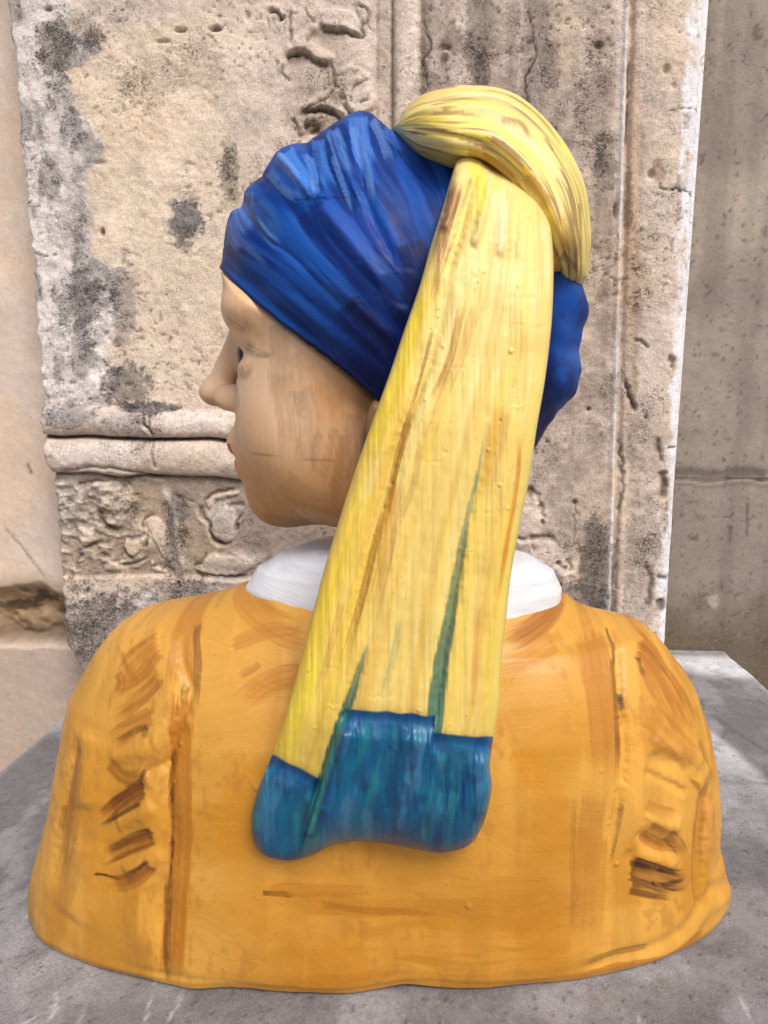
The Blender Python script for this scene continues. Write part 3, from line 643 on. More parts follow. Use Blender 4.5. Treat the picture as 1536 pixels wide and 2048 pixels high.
# rolled hem along the foot
vb = np.interp(u, [60, 90, 170, 330, 520, 700, 900, 1080, 1150, 1300, 1370, 1430], [1850, 1905, 1930, 1960, 1978, 1980, 1973, 1970, 1955, 1928, 1900, 1840])
dd += .0015*np.exp(-((v-vb+6)/12)**2)*ss(200, 330, u)-.002*np.exp(-((v-vb+38)/12)**2)*ss(1050, 1250, u)-.001*np.exp(-((v-vb+30)/8)**2)*(noise(u/90, 0*v, 0, 7))*ss(200, 330, u)
dd += .0015*(noise(u/80, 0*u, 0, 411)-.5)*np.exp(-((v-vb)/30)**2)*2
d = d+dd*back
# little lumps and flakes of filler
for a, b, ra, k_ in [(362, 1388, 9, .002), (1240, 1570, 10, .0022), (1252, 1320, 5, .003), (1200, 1540, 3, .002), (520, 1560, 5, .0015), (1230, 1720, 4, .003), (935, 1790, 5, .0018),
                     (1243, 1445, 4, .003), (1215, 1640, 3, .002), (350, 1560, 4, .002), (360, 1490, 4, .002)]:
    d = d+.6*k_*np.exp(-(((u-a)/ra)**2+((v-b)/ra)**2)**2)*back
N = normals(V, True)
if (N[NR//3, np.argmin(np.abs(ang-np.pi/2))][1]) > 0: N = -N
V = V+N*d[..., None]
# wavy foot
wv = (noise(np.cos(ang)*9+5, np.sin(ang)*9, 0, 421)-.5)[None]*.003
fade = ss(.09, .0, V[..., 2]); V[..., 0] += wv*fade*np.cos(ang)[None]; V[..., 1] -= wv*fade*np.sin(ang)[None]
V[..., 2] = np.maximum(V[..., 2], .0025)
col = np.zeros(V.shape[:2]+(3,))+lin((216, 160, 68)); rel = None
nb = fbm(u/220, v/160, 0, 4, 431); nb2 = fbm(u/50, v/260, 0, 4, 432)
col = mix(col, (200, 134, 30), ss(.45, .68, nb)*.65*ss(1250, 1600, v)); col = mix(col, (240, 178, 78), ss(.5, .7, nb2)*.55)
col = mix(col, (196, 128, 26), ss(1450, 1800, v)*.55*ss(420, 560, u)*ss(1250, 1100, u))
col = mix(col, (186, 122, 28), ss(.42, .6, fbm(u/170, v/26, 0, 4, 433))*ss(1690, 1800, v)*ss(520, 640, u)*ss(1200, 1050, u)*.55)
BR = (150, 88, 22); BD = (96, 54, 16); BM = (184, 118, 44)
sk = lambda p, w_, c_, s_=.8, sd=0, **k: stroke(col, rel, u, v, p, w_, c_, s_, sd, **k)
# seam strokes
sk([(352, 1225), (356, 1300), (352, 1400)], 30, BM, .75, 1, dry=.3, taper=(.02, .2)); sk([(375, 1260), (388, 1340), (382, 1430)], 9, BD, .6, 2)
sk([(360, 1380), (362, 1500), (368, 1640), (362, 1800), (350, 1965)], 24, (178, 108, 20), .85, 3, dry=.25, taper=(.05, .12)); sk([(348, 1490), (346, 1580), (352, 1640)], 8, BD, .7, 4, taper=(.1, .3))
sk([(345, 1720), (343, 1830), (346, 1962)], 8, BD, .75, 5, taper=(.15, .15)); sk([(378, 1500), (382, 1640), (378, 1760)], 10, BM, .6, 6); sk([(343, 1560), (350, 1650), (345, 1760)], 3, (90, 48, 8), .9, 7, taper=(.1, .2), dry=.2)
sk([(366, 1380), (360, 1400), (362, 1430)], 7, BD, .6, 8)
sk([(1190, 1290), (1205, 1400), (1212, 1500), (1205, 1590)], 34, BM, .7, 11, dry=.3, taper=(.05, .3)); sk([(1238, 1330), (1238, 1450), (1232, 1560)], 7, BD, .65, 12)
sk([(1246, 1300), (1244, 1360)], 5, (80, 44, 20), .8, 13); sk([(1249, 1405), (1252, 1440)], 5, (60, 34, 18), .9, 14, dry=.1); sk([(1242, 1600), (1228, 1670), (1212, 1730)], 4, BD, .7, 15)
sk([(1190, 1560), (1170, 1700), (1160, 1870)], 28, BM, .55, 16, dry=.3, taper=(.1, .15)); sk([(1144, 1560), (1140, 1700), (1140, 1860)], 5, BR, .5, 17, taper=(.2, .2)); sk([(1200, 1660), (1195, 1760), (1190, 1880)], 12, (200, 138, 50), .6, 18)
# left sleeve strokes
L = [([(310, 1310), (270, 1330), (235, 1365), (205, 1395)], 24, BM, .75), ([(275, 1308), (250, 1325), (225, 1345)], 6, BR, .5), ([(300, 1350), (255, 1385), (205, 1420)], 22, BM, .65),
     ([(310, 1375), (280, 1400), (240, 1440), (205, 1458)], 16, BR, .45), ([(205, 1375), (215, 1395), (207, 1418)], 12, BR, .6), ([(312, 1325), (262, 1378), (196, 1410)], 9, (170, 104, 34), .6), ([(318, 1372), (272, 1418), (206, 1462)], 7, (160, 96, 30), .6), ([(306, 1430), (258, 1455), (202, 1478)], 6, (150, 90, 26), .6), ([(300, 1440), (250, 1470), (200, 1505)], 20, BM, .75),
     ([(295, 1460), (260, 1475), (215, 1500)], 6, BD, .6), ([(290, 1462), (282, 1485)], 7, BD, .5), ([(205, 1535), (240, 1560), (280, 1555), (298, 1532)], 16, BR, .7), ([(296, 1535), (280, 1565), (240, 1585)], 5, BD, .8),
     ([(296, 1566), (250, 1590), (192, 1640)], 7, (52, 26, 8), 1.), ([(296, 1574), (250, 1602), (194, 1652)], 19, (128, 72, 16), .95), ([(292, 1598), (250, 1625), (190, 1664)], 4, (60, 32, 8), .8),
     ([(318, 1650), (270, 1668), (206, 1712)], 7, (58, 30, 8), .95), ([(318, 1662), (265, 1688), (196, 1724)], 17, (132, 76, 18), .95), ([(312, 1708), (290, 1738), (245, 1765), (205, 1760)], 17, BR, .85),
     ([(312, 1705), (285, 1725), (250, 1745)], 4, (70, 38, 10), .8), ([(188, 1749), (215, 1751), (240, 1760)], 2.5, (60, 34, 12), .9),
     ([(140, 1500), (128, 1570), (110, 1660), (98, 1740)], 10, BR, .65), ([(142, 1530), (130, 1640), (108, 1760), (98, 1830)], 20, (186, 124, 36), .7), ([(100, 1640), (92, 1700)], 6, BR, .6),
     ([(160, 1700), (130, 1790), (100, 1860)], 20, (190, 130, 50), .35)]
for i, (p, w_, c_, s_) in enumerate(L): sk(p, w_, c_, s_, 20+i, dry=.45)
# right sleeve strokes
Rr = [([(1300, 1325), (1345, 1370), (1385, 1440), (1400, 1490)], 26, (172, 104, 34), .85), ([(1310, 1355), (1345, 1420), (1390, 1500)], 24, BM, .8), ([(1292, 1325), (1330, 1345), (1375, 1400)], 7, BR, .6),
      ([(1295, 1345), (1300, 1370), (1312, 1385)], 6, (84, 42, 16), .8), ([(1312, 1300), (1340, 1330), (1360, 1380)], 10, (186, 112, 34), .6), ([(1300, 1440), (1350, 1490), (1410, 1560)], 26, BM, .6),
      ([(1300, 1480), (1330, 1510), (1370, 1540)], 10, BM, .6), ([(1418, 1510), (1432, 1550), (1438, 1590)], 8, BR, .6), ([(1430, 1580), (1412, 1660), (1402, 1760)], 10, BR, .6),
      ([(1436, 1600), (1430, 1700), (1420, 1780)], 12, (200, 130, 60), .6), ([(1284, 1606), (1320, 1625), (1360, 1640)], 12, BM, .6), ([(1285, 1655), (1320, 1680), (1370, 1695)], 24, (164, 104, 34), .8),
      ([(1335, 1670), (1360, 1700), (1372, 1725)], 14, BD, .55), ([(1258, 1728), (1300, 1745), (1350, 1765), (1385, 1768)], 26, (96, 52, 18), .95), ([(1255, 1765), (1300, 1780), (1350, 1795)], 16, (112, 66, 22), .9),
      ([(1256, 1722), (1300, 1735), (1345, 1750)], 8, (58, 30, 12), .8), ([(1300, 1768), (1340, 1772), (1378, 1766)], 5, (50, 26, 14), .8), ([(1398, 1650), (1396, 1760), (1405, 1850)], 5, BR, .5),
      ([(1350, 1800), (1362, 1830)], 5, BM, .6), ([(1290, 1265), (1312, 1275), (1338, 1297)], 6, (120, 66, 26), .7), ([(1250, 1253), (1230, 1250), (1200, 1235)], 6, BM, .5)]
for i, (p, w_, c_, s_) in enumerate(Rr): sk(p, w_, c_, s_, 60+i, dry=.4)
# upper back and neck strokes
Ub = [([(430, 1190), (470, 1230), (560, 1275), (640, 1290)], 22, BM, .6), ([(450, 1175), (520, 1230), (600, 1250)], 10, BR, .45), ([(455, 1300), (520, 1275), (600, 1262)], 14, BM, .6), ([(620, 1350), (540, 1365), (470, 1420)], 26, (190, 118, 28), .65),
      ([(520, 1330), (500, 1345), (470, 1360)], 8, BR, .45), ([(1165, 1200), (1120, 1250), (1060, 1280), (1000, 1290)], 24, (176, 112, 50), .8), ([(1150, 1228), (1100, 1262), (1010, 1300)], 20, BR, .55),
      ([(1160, 1220), (1145, 1235), (1120, 1245)], 5, (100, 56, 22), .7), ([(1130, 1200), (1060, 1222), (1000, 1232)], 14, BM, .6), ([(1120, 1300), (1050, 1330), (1000, 1345)], 20, BM, .5),
      ([(1110, 1205), (1080, 1213), (1058, 1211)], 5, (96, 52, 24), .8), ([(1195, 1240), (1200, 1330), (1195, 1430)], 16, BM, .4), ([(400, 1215), (360, 1222), (320, 1235)], 12, BM, .5),
      ([(530, 1765), (560, 1764), (600, 1768)], 5, (90, 48, 16), .75), ([(540, 1760), (640, 1755), (760, 1765)], 14, (180, 110, 16), .5), ([(640, 1780), (760, 1800), (900, 1815)], 7, (160, 92, 10), .5),
      ([(1420, 1870), (1330, 1915), (1220, 1925), (1080, 1950)], 9, (176, 106, 30), .75), ([(1300, 1890), (1220, 1895), (1150, 1915)], 8, (130, 88, 24), .6), ([(1150, 1960), (1060, 1965), (1000, 1972)], 9, (176, 104, 30), .7),
      ([(500, 1210), (560, 1195), (640, 1200)], 8, BM, .5), ([(620, 1820), (630, 1880), (640, 1950)], 4, (200, 130, 36), .5), ([(1030, 1480), (1100, 1600), (1080, 1700)], 30, (214, 140, 30), .5), ([(500, 1500), (470, 1640), (500, 1760)], 30, (214, 140, 30), .5)]
for i, (p, w_, c_, s_) in enumerate(Ub): sk(p, w_, c_, s_, 100+i, dry=.4)
bl = ss(.56, .68, fbm(u/13, v/20, 0, 3, 441))*ss(.5, .62, fbm(u/120, v/120, 0, 2, 442)); col = mix(col, (180, 122, 48), bl*.4)
flow = np.stack([v/FPX*.45+.02*noise(u/80, v/80), u/FPX*.45, 0*u], -1)
vert = ss(1180, 1280, u)+ss(420, 330, u)
col = col*.87
flow = np.where((vert > .5)[..., None], np.stack([u/FPX*.45+.01*noise(u/90, v/90), v/FPX*.45, 0*u], -1), flow)
mesh('jacket', V, gridfaces(NR, NC, True), M_JACK, bust, col, flow)

# --- collar
NRc, NCc = 90, 260
t = np.linspace(0, 1, NRc)[:, None]; a = np.linspace(0, 2*np.pi, NCc, endpoint=False)[None]
hw = np.interp(t, [0, .15, .35, .55, .75, 1], [.156, .1555, .146, .126, .100, .070]); zc = np.interp(t, [0, .15, .35, .55, .75, 1], [.330, .350, .368, .381, .388, .391])
bkc = .078-.010*t; frc = .074-.006*t
xc = -.026+(.010)*t
Vc = np.stack([xc+hw*np.cos(a), np.where(np.sin(a) > 0, -bkc, frc)*np.abs(np.sin(a))+.005+(np.cos(a)*hw)*.05, zc+0*a+.012*np.cos(a)*0], -1)
Vc[..., 2] += (-np.cos(a))*.006*t*1.0
Nn = normals(Vc, True)
Vc += Nn*((fbm(Vc[..., 0]*25, Vc[..., 1]*25, Vc[..., 2]*40, 3, 501)-.5)*.004)[..., None]
cc = np.zeros(Vc.shape[:2]+(3,))+lin((222, 224, 230)); cc = mix(cc, (206, 209, 218), ss(.5, .7, fbm(Vc[..., 0]*40, Vc[..., 2]*160, 0, 3, 502))*.5)
fl_ = np.stack([Vc[..., 2]+.2*Vc[..., 0], Vc[..., 0], 0*Vc[..., 0]], -1)
mesh('collar', Vc, gridfaces(NRc, NCc, True), M_WHITE, bust, cc, fl_)

EDGE = curve([(380, 480), (450, 546), (520, 611), (600, 671), (680, 731), (755, 795), (850, 880), (960, 915), (1075, 893), (1250, 880)], 8)   # lower edge of the headscarf
# --- head (one continuous surface from a smooth blend of volumes)
PSI = rad(7.0); HO = np.array([-.043, .005, .60])
Fw = np.array([-math.cos(PSI), math.sin(PSI), 0]); Lt = np.array([-math.sin(PSI), -math.cos(PSI), 0])
def surface_nets(fn, lo, hi, step):
    ax = [np.arange(lo[i], hi[i], step, dtype=np.float32) for i in range(3)]
    A, B, Cc = np.meshgrid(*ax, indexing='ij'); Fv = fn(A, B, Cc)
    s = Fv < 0
    nx, ny, nz = s.shape; cnt = np.zeros((nx-1, ny-1, nz-1), np.int8)
    for i in (0, 1):
        for j in (0, 1):
            for k in (0, 1): cnt += s[i:nx-1+i, j:ny-1+j, k:nz-1+k]
    act = (cnt > 0) & (cnt < 8); I = np.argwhere(act); idx = np.full(act.shape, -1, np.int64); idx[act] = np.arange(len(I))
    acc = np.zeros((len(I), 3)); num = np.zeros(len(I))
    cn = [(0, 0, 0), (1, 0, 0), (0, 1, 0), (0, 0, 1), (1, 1, 0), (1, 0, 1), (0, 1, 1), (1, 1, 1)]
    for p in cn:
        for ax_ in range(3):
            if p[ax_]: continue
            q = list(p); q[ax_] = 1
            f0 = Fv[I[:, 0]+p[0], I[:, 1]+p[1], I[:, 2]+p[2]]; f1 = Fv[I[:, 0]+q[0], I[:, 1]+q[1], I[:, 2]+q[2]]
            m = (f0 < 0) != (f1 < 0); tt = np.where(m, f0/np.where(f0 == f1, 1, f0-f1), 0)
            pt = np.array(p, float)+np.zeros((len(I), 3)); pt[:, ax_] += tt
            acc += pt*m[:, None]; num += m
    P = (I+acc/np.maximum(num, 1)[:, None])*step+np.array(lo)
    faces = []
    for ax_ in range(3):
        o1, o2 = (ax_+1) % 3, (ax_+2) % 3
        sl0 = [slice(None)]*3; sl1 = [slice(None)]*3; sl0[ax_] = slice(0, -1); sl1[ax_] = slice(1, None)
        ch = s[tuple(sl0)] != s[tuple(sl1)]; E = np.argwhere(ch)
        E = E[(E[:, o1] > 0) & (E[:, o2] > 0) & (E[:, o1] < s.shape[o1]-1) & (E[:, o2] < s.shape[o2]-1)]
        def cell(d1, d2):
            q = E.copy(); q[:, o1] -= d1; q[:, o2] -= d2; return idx[q[:, 0], q[:, 1], q[:, 2]]
        Q = np.stack([cell(1, 1), cell(0, 1), cell(0, 0), cell(1, 0)], -1)
        ins = s[E[:, 0], E[:, 1], E[:, 2]]; Q[~ins] = Q[~ins][:, ::-1]
        faces.append(Q)
    Fq = np.concatenate(faces); return P, Fq[(Fq >= 0).all(1)]
def smin(a, b, k):
    h = np.clip(.5+.5*(b-a)/k, 0, 1); return b+(a-b)*h-k*h*(1-h)
def ell(a, b, c, ce, ra):
    q = np.sqrt(((a-ce[0])/ra[0])**2+((b-ce[1])/ra[1])**2+((c-ce[2])/ra[2])**2)
    q2 = np.sqrt(((a-ce[0])/ra[0]**2)**2+((b-ce[1])/ra[1]**2)**2+((c-ce[2])/ra[2]**2)**2)
    return q*(q-1)/np.maximum(q2, 1e-6)
def cone(a, b, c, p, q, r1, r2):
    p, q = np.array(p), np.array(q); d = q-p; L2 = (d**2).sum()
    t = np.clip(((a-p[0])*d[0]+(b-p[1])*d[1]+(c-p[2])*d[2])/L2, 0, 1)
    return np.sqrt((a-p[0]-t*d[0])**2+(b-p[1]-t*d[1])**2+(c-p[2]-t*d[2])**2)-(r1+(r2-r1)*t)
def head_sdf(a, b, c):
    bb = np.abs(b)
    f = ell(a, b, c, (0, 0, .02), (.143, .108, .135))
    f = smin(f, ell(a, b, c, (.060, 0, .055), (.088, .088, .065)), .03)             # forehead
    f = smin(f, ell(a, b, c, (.045, 0, -.075), (.088, .083, .115)), .04)
    f = smin(f, ell(a, bb, c, (.072, .040, -.088), (.055, .045, .060)), .03)       # cheek
    f = smin(f, ell(a, bb, c, (.020, .052, -.125), (.065, .040, .055)), .03)       # jaw
    f = smin(f, ell(a, b, c, (.103, 0, -.160), (.036, .036, .034)), .028)          # chin
    f = smin(f, ell(a, b, c, (.117, 0, -.112), (.036, .034, .040)), .022)          # muzzle
    f = smin(f, ell(a, bb, c, (.108, .044, .012), (.028, .040, .020)), .022)       # brow
    f = -smin(-f, ell(a, bb, c, (.150, .044, -.026), (.026, .024, .015)), .016)    # eye socket
    f = smin(f, cone(a, b, c, (.130, 0, .020), (.167, 0, -.058), .0095, .013), .014)  # nose ridge
    f = smin(f, ell(a, b, c, (.169, 0, -.061), (.018, .0145, .013)), .009)         # tip
    f = smin(f, ell(a, bb, c, (.146, .017, -.066), (.019, .011, .013)), .008)      # wing
    f = -smin(-f, ell(a, bb, c, (.160, .008, -.079), (.010, .0045, .006)), .004)   # nostril
    f = smin(f, ell(a, b, c, (.144, 0, -.109), (.013, .022, .0115)), .010)         # upper lip
    f = smin(f, ell(a, b, c, (.136, 0, -.135), (.012, .019, .0095)), .009)         # lower lip
    f = -smin(-f, ell(a, b, c, (.156, 0, -.1235), (.014, .030, .0022)), .004)       # line of the mouth
    f = smin(f, ell(a, bb, c, (.102, .045, -.0130), (.0245, .0285, .0085)), .008)  # upper lid
    f = smin(f, ell(a, bb, c, (.103, .045, -.039), (.022, .025, .008)), .008)      # lower lid
    f = smin(f, ell(a, bb, c, (-.018, .098, -.090), (.016, .011, .030)), .008)      # ear
    f = -smin(-f, ell(a, bb, c, (-.018, .109, -.085), (.008, .007, .018)), .006)
    nk = cone(a, b, c, (-.034, 0, -.10), (-.034, 0, -.26), .063, .058)
    return smin(f, nk, .022)
P, Fq = surface_nets(head_sdf, (-.16, -.125, -.27), (.20, .13, .17), .0021)
a, b, c_ = P.T
Wp = HO+a[:, None]*Fw+b[:, None]*Lt+c_[:, None]*np.array([0, 0, 1.])
Fq = Fq[:, ::-1] if False else Fq
u, v = chart(Wp[:, 0], Wp[:, 2], -.03+0*Wp[:, 0])
u, v = chart(Wp[:, 0], Wp[:, 2], np.where(b > 0, Wp[:, 1], .0))
u = np.asarray(u); v = np.asarray(v)
col = np.zeros((len(P), 3))+lin((222, 186, 152)); near = ss(-.01, .015, b)
lit = fbm(a*20, b*20, c_*20, 3, 601); col = mix(col, (206, 158, 112), ss(.4, .65, lit)*.4)
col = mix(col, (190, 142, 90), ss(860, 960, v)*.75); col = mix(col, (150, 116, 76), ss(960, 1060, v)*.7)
col = mix(col, (176, 126, 74), ss(590, 700, u)*.7*near)
col = mix(col, (120, 88, 58), ss(690, 735, u)*ss(640, 760, v)*.75*near)
skn = lambda p, w_, cc_, s_=.7, sd=0, **k: stroke(col, None, u, v, p, w_, cc_, s_, sd, **k)
for i, (p, w_, cc_, s_) in enumerate([([(505, 610), (515, 660), (510, 700)], 24, (170, 140, 108), .55), ([(555, 640), (560, 700), (555, 760), (560, 820)], 22, (150, 122, 84), .55), ([(560, 740), (575, 830), (585, 930)], 24, (132, 106, 68), .55),
        ([(600, 770), (620, 850), (600, 950)], 22, (124, 98, 62), .5), ([(640, 760), (650, 860), (635, 960)], 18, (190, 130, 66), .6), ([(665, 780), (680, 880), (650, 1000)], 18, (176, 116, 50), .6),
        ([(670, 850), (655, 920), (640, 980)], 10, (104, 78, 56), .6), ([(705, 820), (715, 900), (700, 1000)], 20, (104, 80, 58), .65), ([(640, 640), (690, 720), (730, 780)], 20, (176, 128, 76), .55),
        ([(560, 960), (620, 1000), (680, 1010)], 26, (150, 118, 70), .5), ([(500, 960), (560, 1010), (640, 1030)], 22, (160, 124, 80), .45), ([(520, 1035), (600, 1052), (680, 1040)], 14, (120, 92, 66), .7),
        ([(490, 690), (520, 705), (545, 710)], 7, (128, 106, 76), .7), ([(500, 640), (490, 670), (515, 700)], 10, (150, 128, 96), .5), ([(452, 640), (470, 655), (495, 668)], 3, (140, 110, 84), .5),
        ([(405, 800), (425, 805), (445, 820)], 9, (150, 122, 86), .7), ([(480, 715), (495, 740), (505, 720)], 7, (140, 110, 78), .5), ([(720, 790), (735, 830), (735, 900)], 12, (150, 108, 56), .6),
        ([(560, 850), (600, 870), (640, 880)], 20, (198, 140, 86), .4), ([(500, 800), (505, 860), (500, 920)], 24, (226, 178, 136), .4),
        ([(497, 905), (560, 914), (640, 920), (712, 925)], 1.6, (120, 82, 50), .6), ([(562, 771), (600, 772), (650, 774)], 2.2, (226, 160, 112), .5), ([(478, 728), (490, 755), (506, 728)], 6, (140, 112, 82), .7),
        ([(452, 632), (475, 650), (500, 666)], 2.2, (128, 100, 76), .7), ([(490, 700), (520, 712), (560, 704)], 6, (122, 98, 66), .65), ([(470, 760), (476, 800), (472, 832)], 4, (170, 132, 98), .5), ([(640, 860), (628, 910), (634, 960)], 9, (110, 84, 56), .5),
        ([(585, 700), (600, 780), (590, 860)], 16, (140, 114, 76), .55), ([(615, 720), (640, 800), (660, 880)], 12, (196, 136, 76), .5), ([(690, 860), (680, 940), (660, 1020)], 14, (96, 76, 56), .55)]):
    skn(p, w_, cc_, s_*(.62 if w_ > 3 else .8), 600+i, dry=.5)
col = mix(col, (222, 150, 100), np.exp(-(np.abs(v-772-(u-600)*.0)/2.2)**2)*ss(545, 580, u)*ss(660, 640, u)*.5*near)
flow = np.stack([a*1.0, c_*1.0, 0*a], -1)
# under the scarf the head is slimmer than the cloth that covers it
ov = np.interp(chart(Wp[:, 0], Wp[:, 2], .01+0*b)[0], EDGE[:, 0], EDGE[:, 1])-chart(Wp[:, 0], Wp[:, 2], .01+0*b)[1]
sh = (1-.24*ss(-2, 40, ov))[:, None]
ctr = HO+np.array([.02, 0, -.03]); Wp = ctr+(Wp-ctr)*sh
# the lips are the same surface, painted: own mesh piece
lipf = lambda cc3: None
zc_ = P[Fq].mean(1)
lip = (zc_[:, 0] > .118) & (np.abs(zc_[:, 1]) < .024) & (zc_[:, 2] < -.109) & (zc_[:, 2] > -.143+np.abs(zc_[:, 1])*.5) & (zc_[:, 0] > .128)
skin_cut = (zc_[:, 2] > .16)
hd = mesh('head', Wp, Fq[~lip], M_SKIN, bust, col, flow)
lp = mesh('lips', Wp, Fq[lip], M_LIP, hd, np.zeros((len(P), 3))+lin((176, 44, 56)), flow)
def ball(name, ce, r, colf, mat, parent, n=40):
    th_, ph = np.meshgrid(np.linspace(0, 2*np.pi, n*2, endpoint=False), np.linspace(.001, np.pi-.001, n))
    la, lb, lc = np.cos(ph)*r, np.sin(ph)*np.cos(th_)*r, np.sin(ph)*np.sin(th_)*r
    Vv = HO+(la+ce[0])[..., None]*Fw+(lb+ce[1])[..., None]*Lt+(lc+ce[2])[..., None]*np.array([0, 0, 1.])
    return mesh(name, Vv, gridfaces(n, n*2, True), mat, parent, colf(ph), np.stack([th_, ph, 0*ph], -1))
def eyecol(ph):
    c = np.zeros(ph.shape+(3,))+lin((214, 206, 196)); c = mix(c, (30, 34, 48), ss(1.5, 1.4, ph)); return mix(c, (10, 10, 14), ss(.28, .25, ph))
for sgn in (1, -1): ball('eye', (.106, .042*sgn, -.0265), .0225, eyecol, M_EYE, hd)

# --- blue headband: an ovoid shell with folds that run down to the nape
outl = curve([(439, 488), (457, 425), (477, 403), (486, 379), (509, 354), (523, 333), (555, 296), (585, 284), (613, 280), (630, 262), (684, 233), (715, 219), (744, 223), (775, 245), (820, 262),
              (900, 252), (990, 262), (1080, 320), (1130, 430), (1152, 520), (1164, 585), (1171, 625), (1164, 665), (1152, 700), (1161, 740), (1150, 775), (1128, 805), (1100, 845), (1070, 890),
              (1000, 930), (880, 950), (750, 930), (620, 850), (520, 740), (462, 640), (442, 560), (439, 488)], 10)
C0 = at(800, 570, 0.); OW = at(outl[:, 0], outl[:, 1], 0.01)
oa = np.arctan2(OW[:, 2]-C0[2], OW[:, 0]-C0[0]); orr = np.hypot(OW[:, 2]-C0[2], OW[:, 0]-C0[0])
o_ = np.argsort(oa); oa, orr = oa[o_], orr[o_]
NA, NP = 680, 240
al = np.linspace(-np.pi, np.pi, NA, endpoint=False)[None]; ph = np.linspace(0.0008, np.pi-.0008, NP)[:, None]
rr = np.interp(al, np.r_[oa-2*np.pi, oa, oa+2*np.pi], np.r_[orr, orr, orr])
rs_ = np.interp(al, np.r_[oa-2*np.pi, oa, oa+2*np.pi], np.r_[orr, orr, orr])
k = np.hanning(61); k /= k.sum(); rs_ = np.convolve(np.pad(rs_[0], 30, mode='wrap'), k, 'valid')[None]
prox = np.exp(-((ph-np.pi/2)/.55)**2)                         # outline bumps die away from the rim
R_ = rs_+(rr-rs_)*prox
sp = np.abs(np.sin(ph))**.92
DY = .124
Xc, Zc = C0[0]+R_*sp*np.cos(al), C0[2]+R_*sp*np.sin(al)
u, v = chart(Xc, Zc, .01)
V = at(u, v, .005-np.sign(np.cos(ph))*np.abs(np.cos(ph))**.95*DY+0*al)
fa = np.degrees(np.arctan2(1134-v, 1168-u)); fr_ = np.hypot(1134-v, 1168-u)
fa = fa+(noise(u/120, v/120, 0, 701)-.5)*2.5
edges_ = [30, 42.5, 46.8, 50.2, 57.0, 66.5, 74]
hgt = np.zeros(fa.shape)
for i in range(len(edges_)-1):
    m = (fa >= edges_[i]) & (fa < edges_[i+1]); q = (fa-edges_[i])/(edges_[i+1]-edges_[i])
    hgt = np.where(m, (np.abs(np.sin(np.pi*q))**.55)*(.6+.4*q), hgt)
stg = ss(640, 1020, fr_+(noise(fa/3, 0*u, 0, 705)-.5)*160)
rightside = ss(1090, 1120, u)
hgt = hgt*(1-rightside)
hr = .5+.5*np.sin((v-(u-1100)*.9)/17.+noise(u/30, v/30, 0, 702)*2)
d = hgt*(.0002+.0042*stg)+rightside*hr*.003+(fbm(V[..., 0]*18, V[..., 1]*18, V[..., 2]*18, 3, 703)-.5)*.003
for p, w_, k_ in [([(545, 300), (590, 350), (625, 400)], 8, .004), ([(618, 285), (630, 340), (632, 390)], 6, -.004), ([(500, 400), (520, 450), (555, 490)], 6, .003), ([(705, 235), (715, 300), (740, 420), (800, 540)], 10, -.003),
                  ([(660, 250), (690, 340), (720, 400)], 6, .002), ([(620, 390), (760, 560), (830, 660)], 16, .003), ([(560, 560), (680, 660), (780, 740)], 10, -.0015), ([(600, 520), (720, 620), (800, 690)], 12, .002)]:
    d += groove(u, v, p, w_, k_, 2, 7)
d = d-.0055*stg*(1-rightside)
# end of the cloth: lower edge across brow, temple and nape
ed = EDGE
ve = np.interp(u, ed[:, 0], ed[:, 1]); ve = ve+(noise(u/14, 0*u, 0, 704)-.5)*3
over = v-ve
d = d+.002*ss(-14, 0, over)
rim = ss(0, 16, over)
d[:7] = d[6].mean()
N = normals(V, True); mid = V-np.array([C0[0], 0, C0[2]]); 
if (N[NP//2]*mid[NP//2]).sum() < 0: N = -N
N[:7] = (0, -1, 0); N[-7:] = (0, 1, 0)
V = V+N*(d*(1-rim)-rim*.016)[..., None]
col = np.zeros(V.shape[:2]+(3,))+lin((4, 46, 116))
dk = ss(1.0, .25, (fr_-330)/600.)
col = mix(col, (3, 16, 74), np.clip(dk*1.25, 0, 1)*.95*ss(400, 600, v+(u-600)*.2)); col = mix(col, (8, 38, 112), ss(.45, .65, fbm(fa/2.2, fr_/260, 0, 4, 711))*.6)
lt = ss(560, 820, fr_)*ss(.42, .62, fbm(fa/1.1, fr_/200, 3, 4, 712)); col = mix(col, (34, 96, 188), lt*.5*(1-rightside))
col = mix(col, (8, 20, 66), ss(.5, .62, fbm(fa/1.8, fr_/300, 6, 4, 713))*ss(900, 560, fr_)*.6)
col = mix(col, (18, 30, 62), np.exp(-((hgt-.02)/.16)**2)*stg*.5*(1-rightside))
LB = (70, 128, 208); LP = (108, 148, 206)
skb = lambda p, w_, cc_, s_=.7, sd=0, **k: stroke(col, None, u, v, p, w_, cc_, s_, sd, **k)
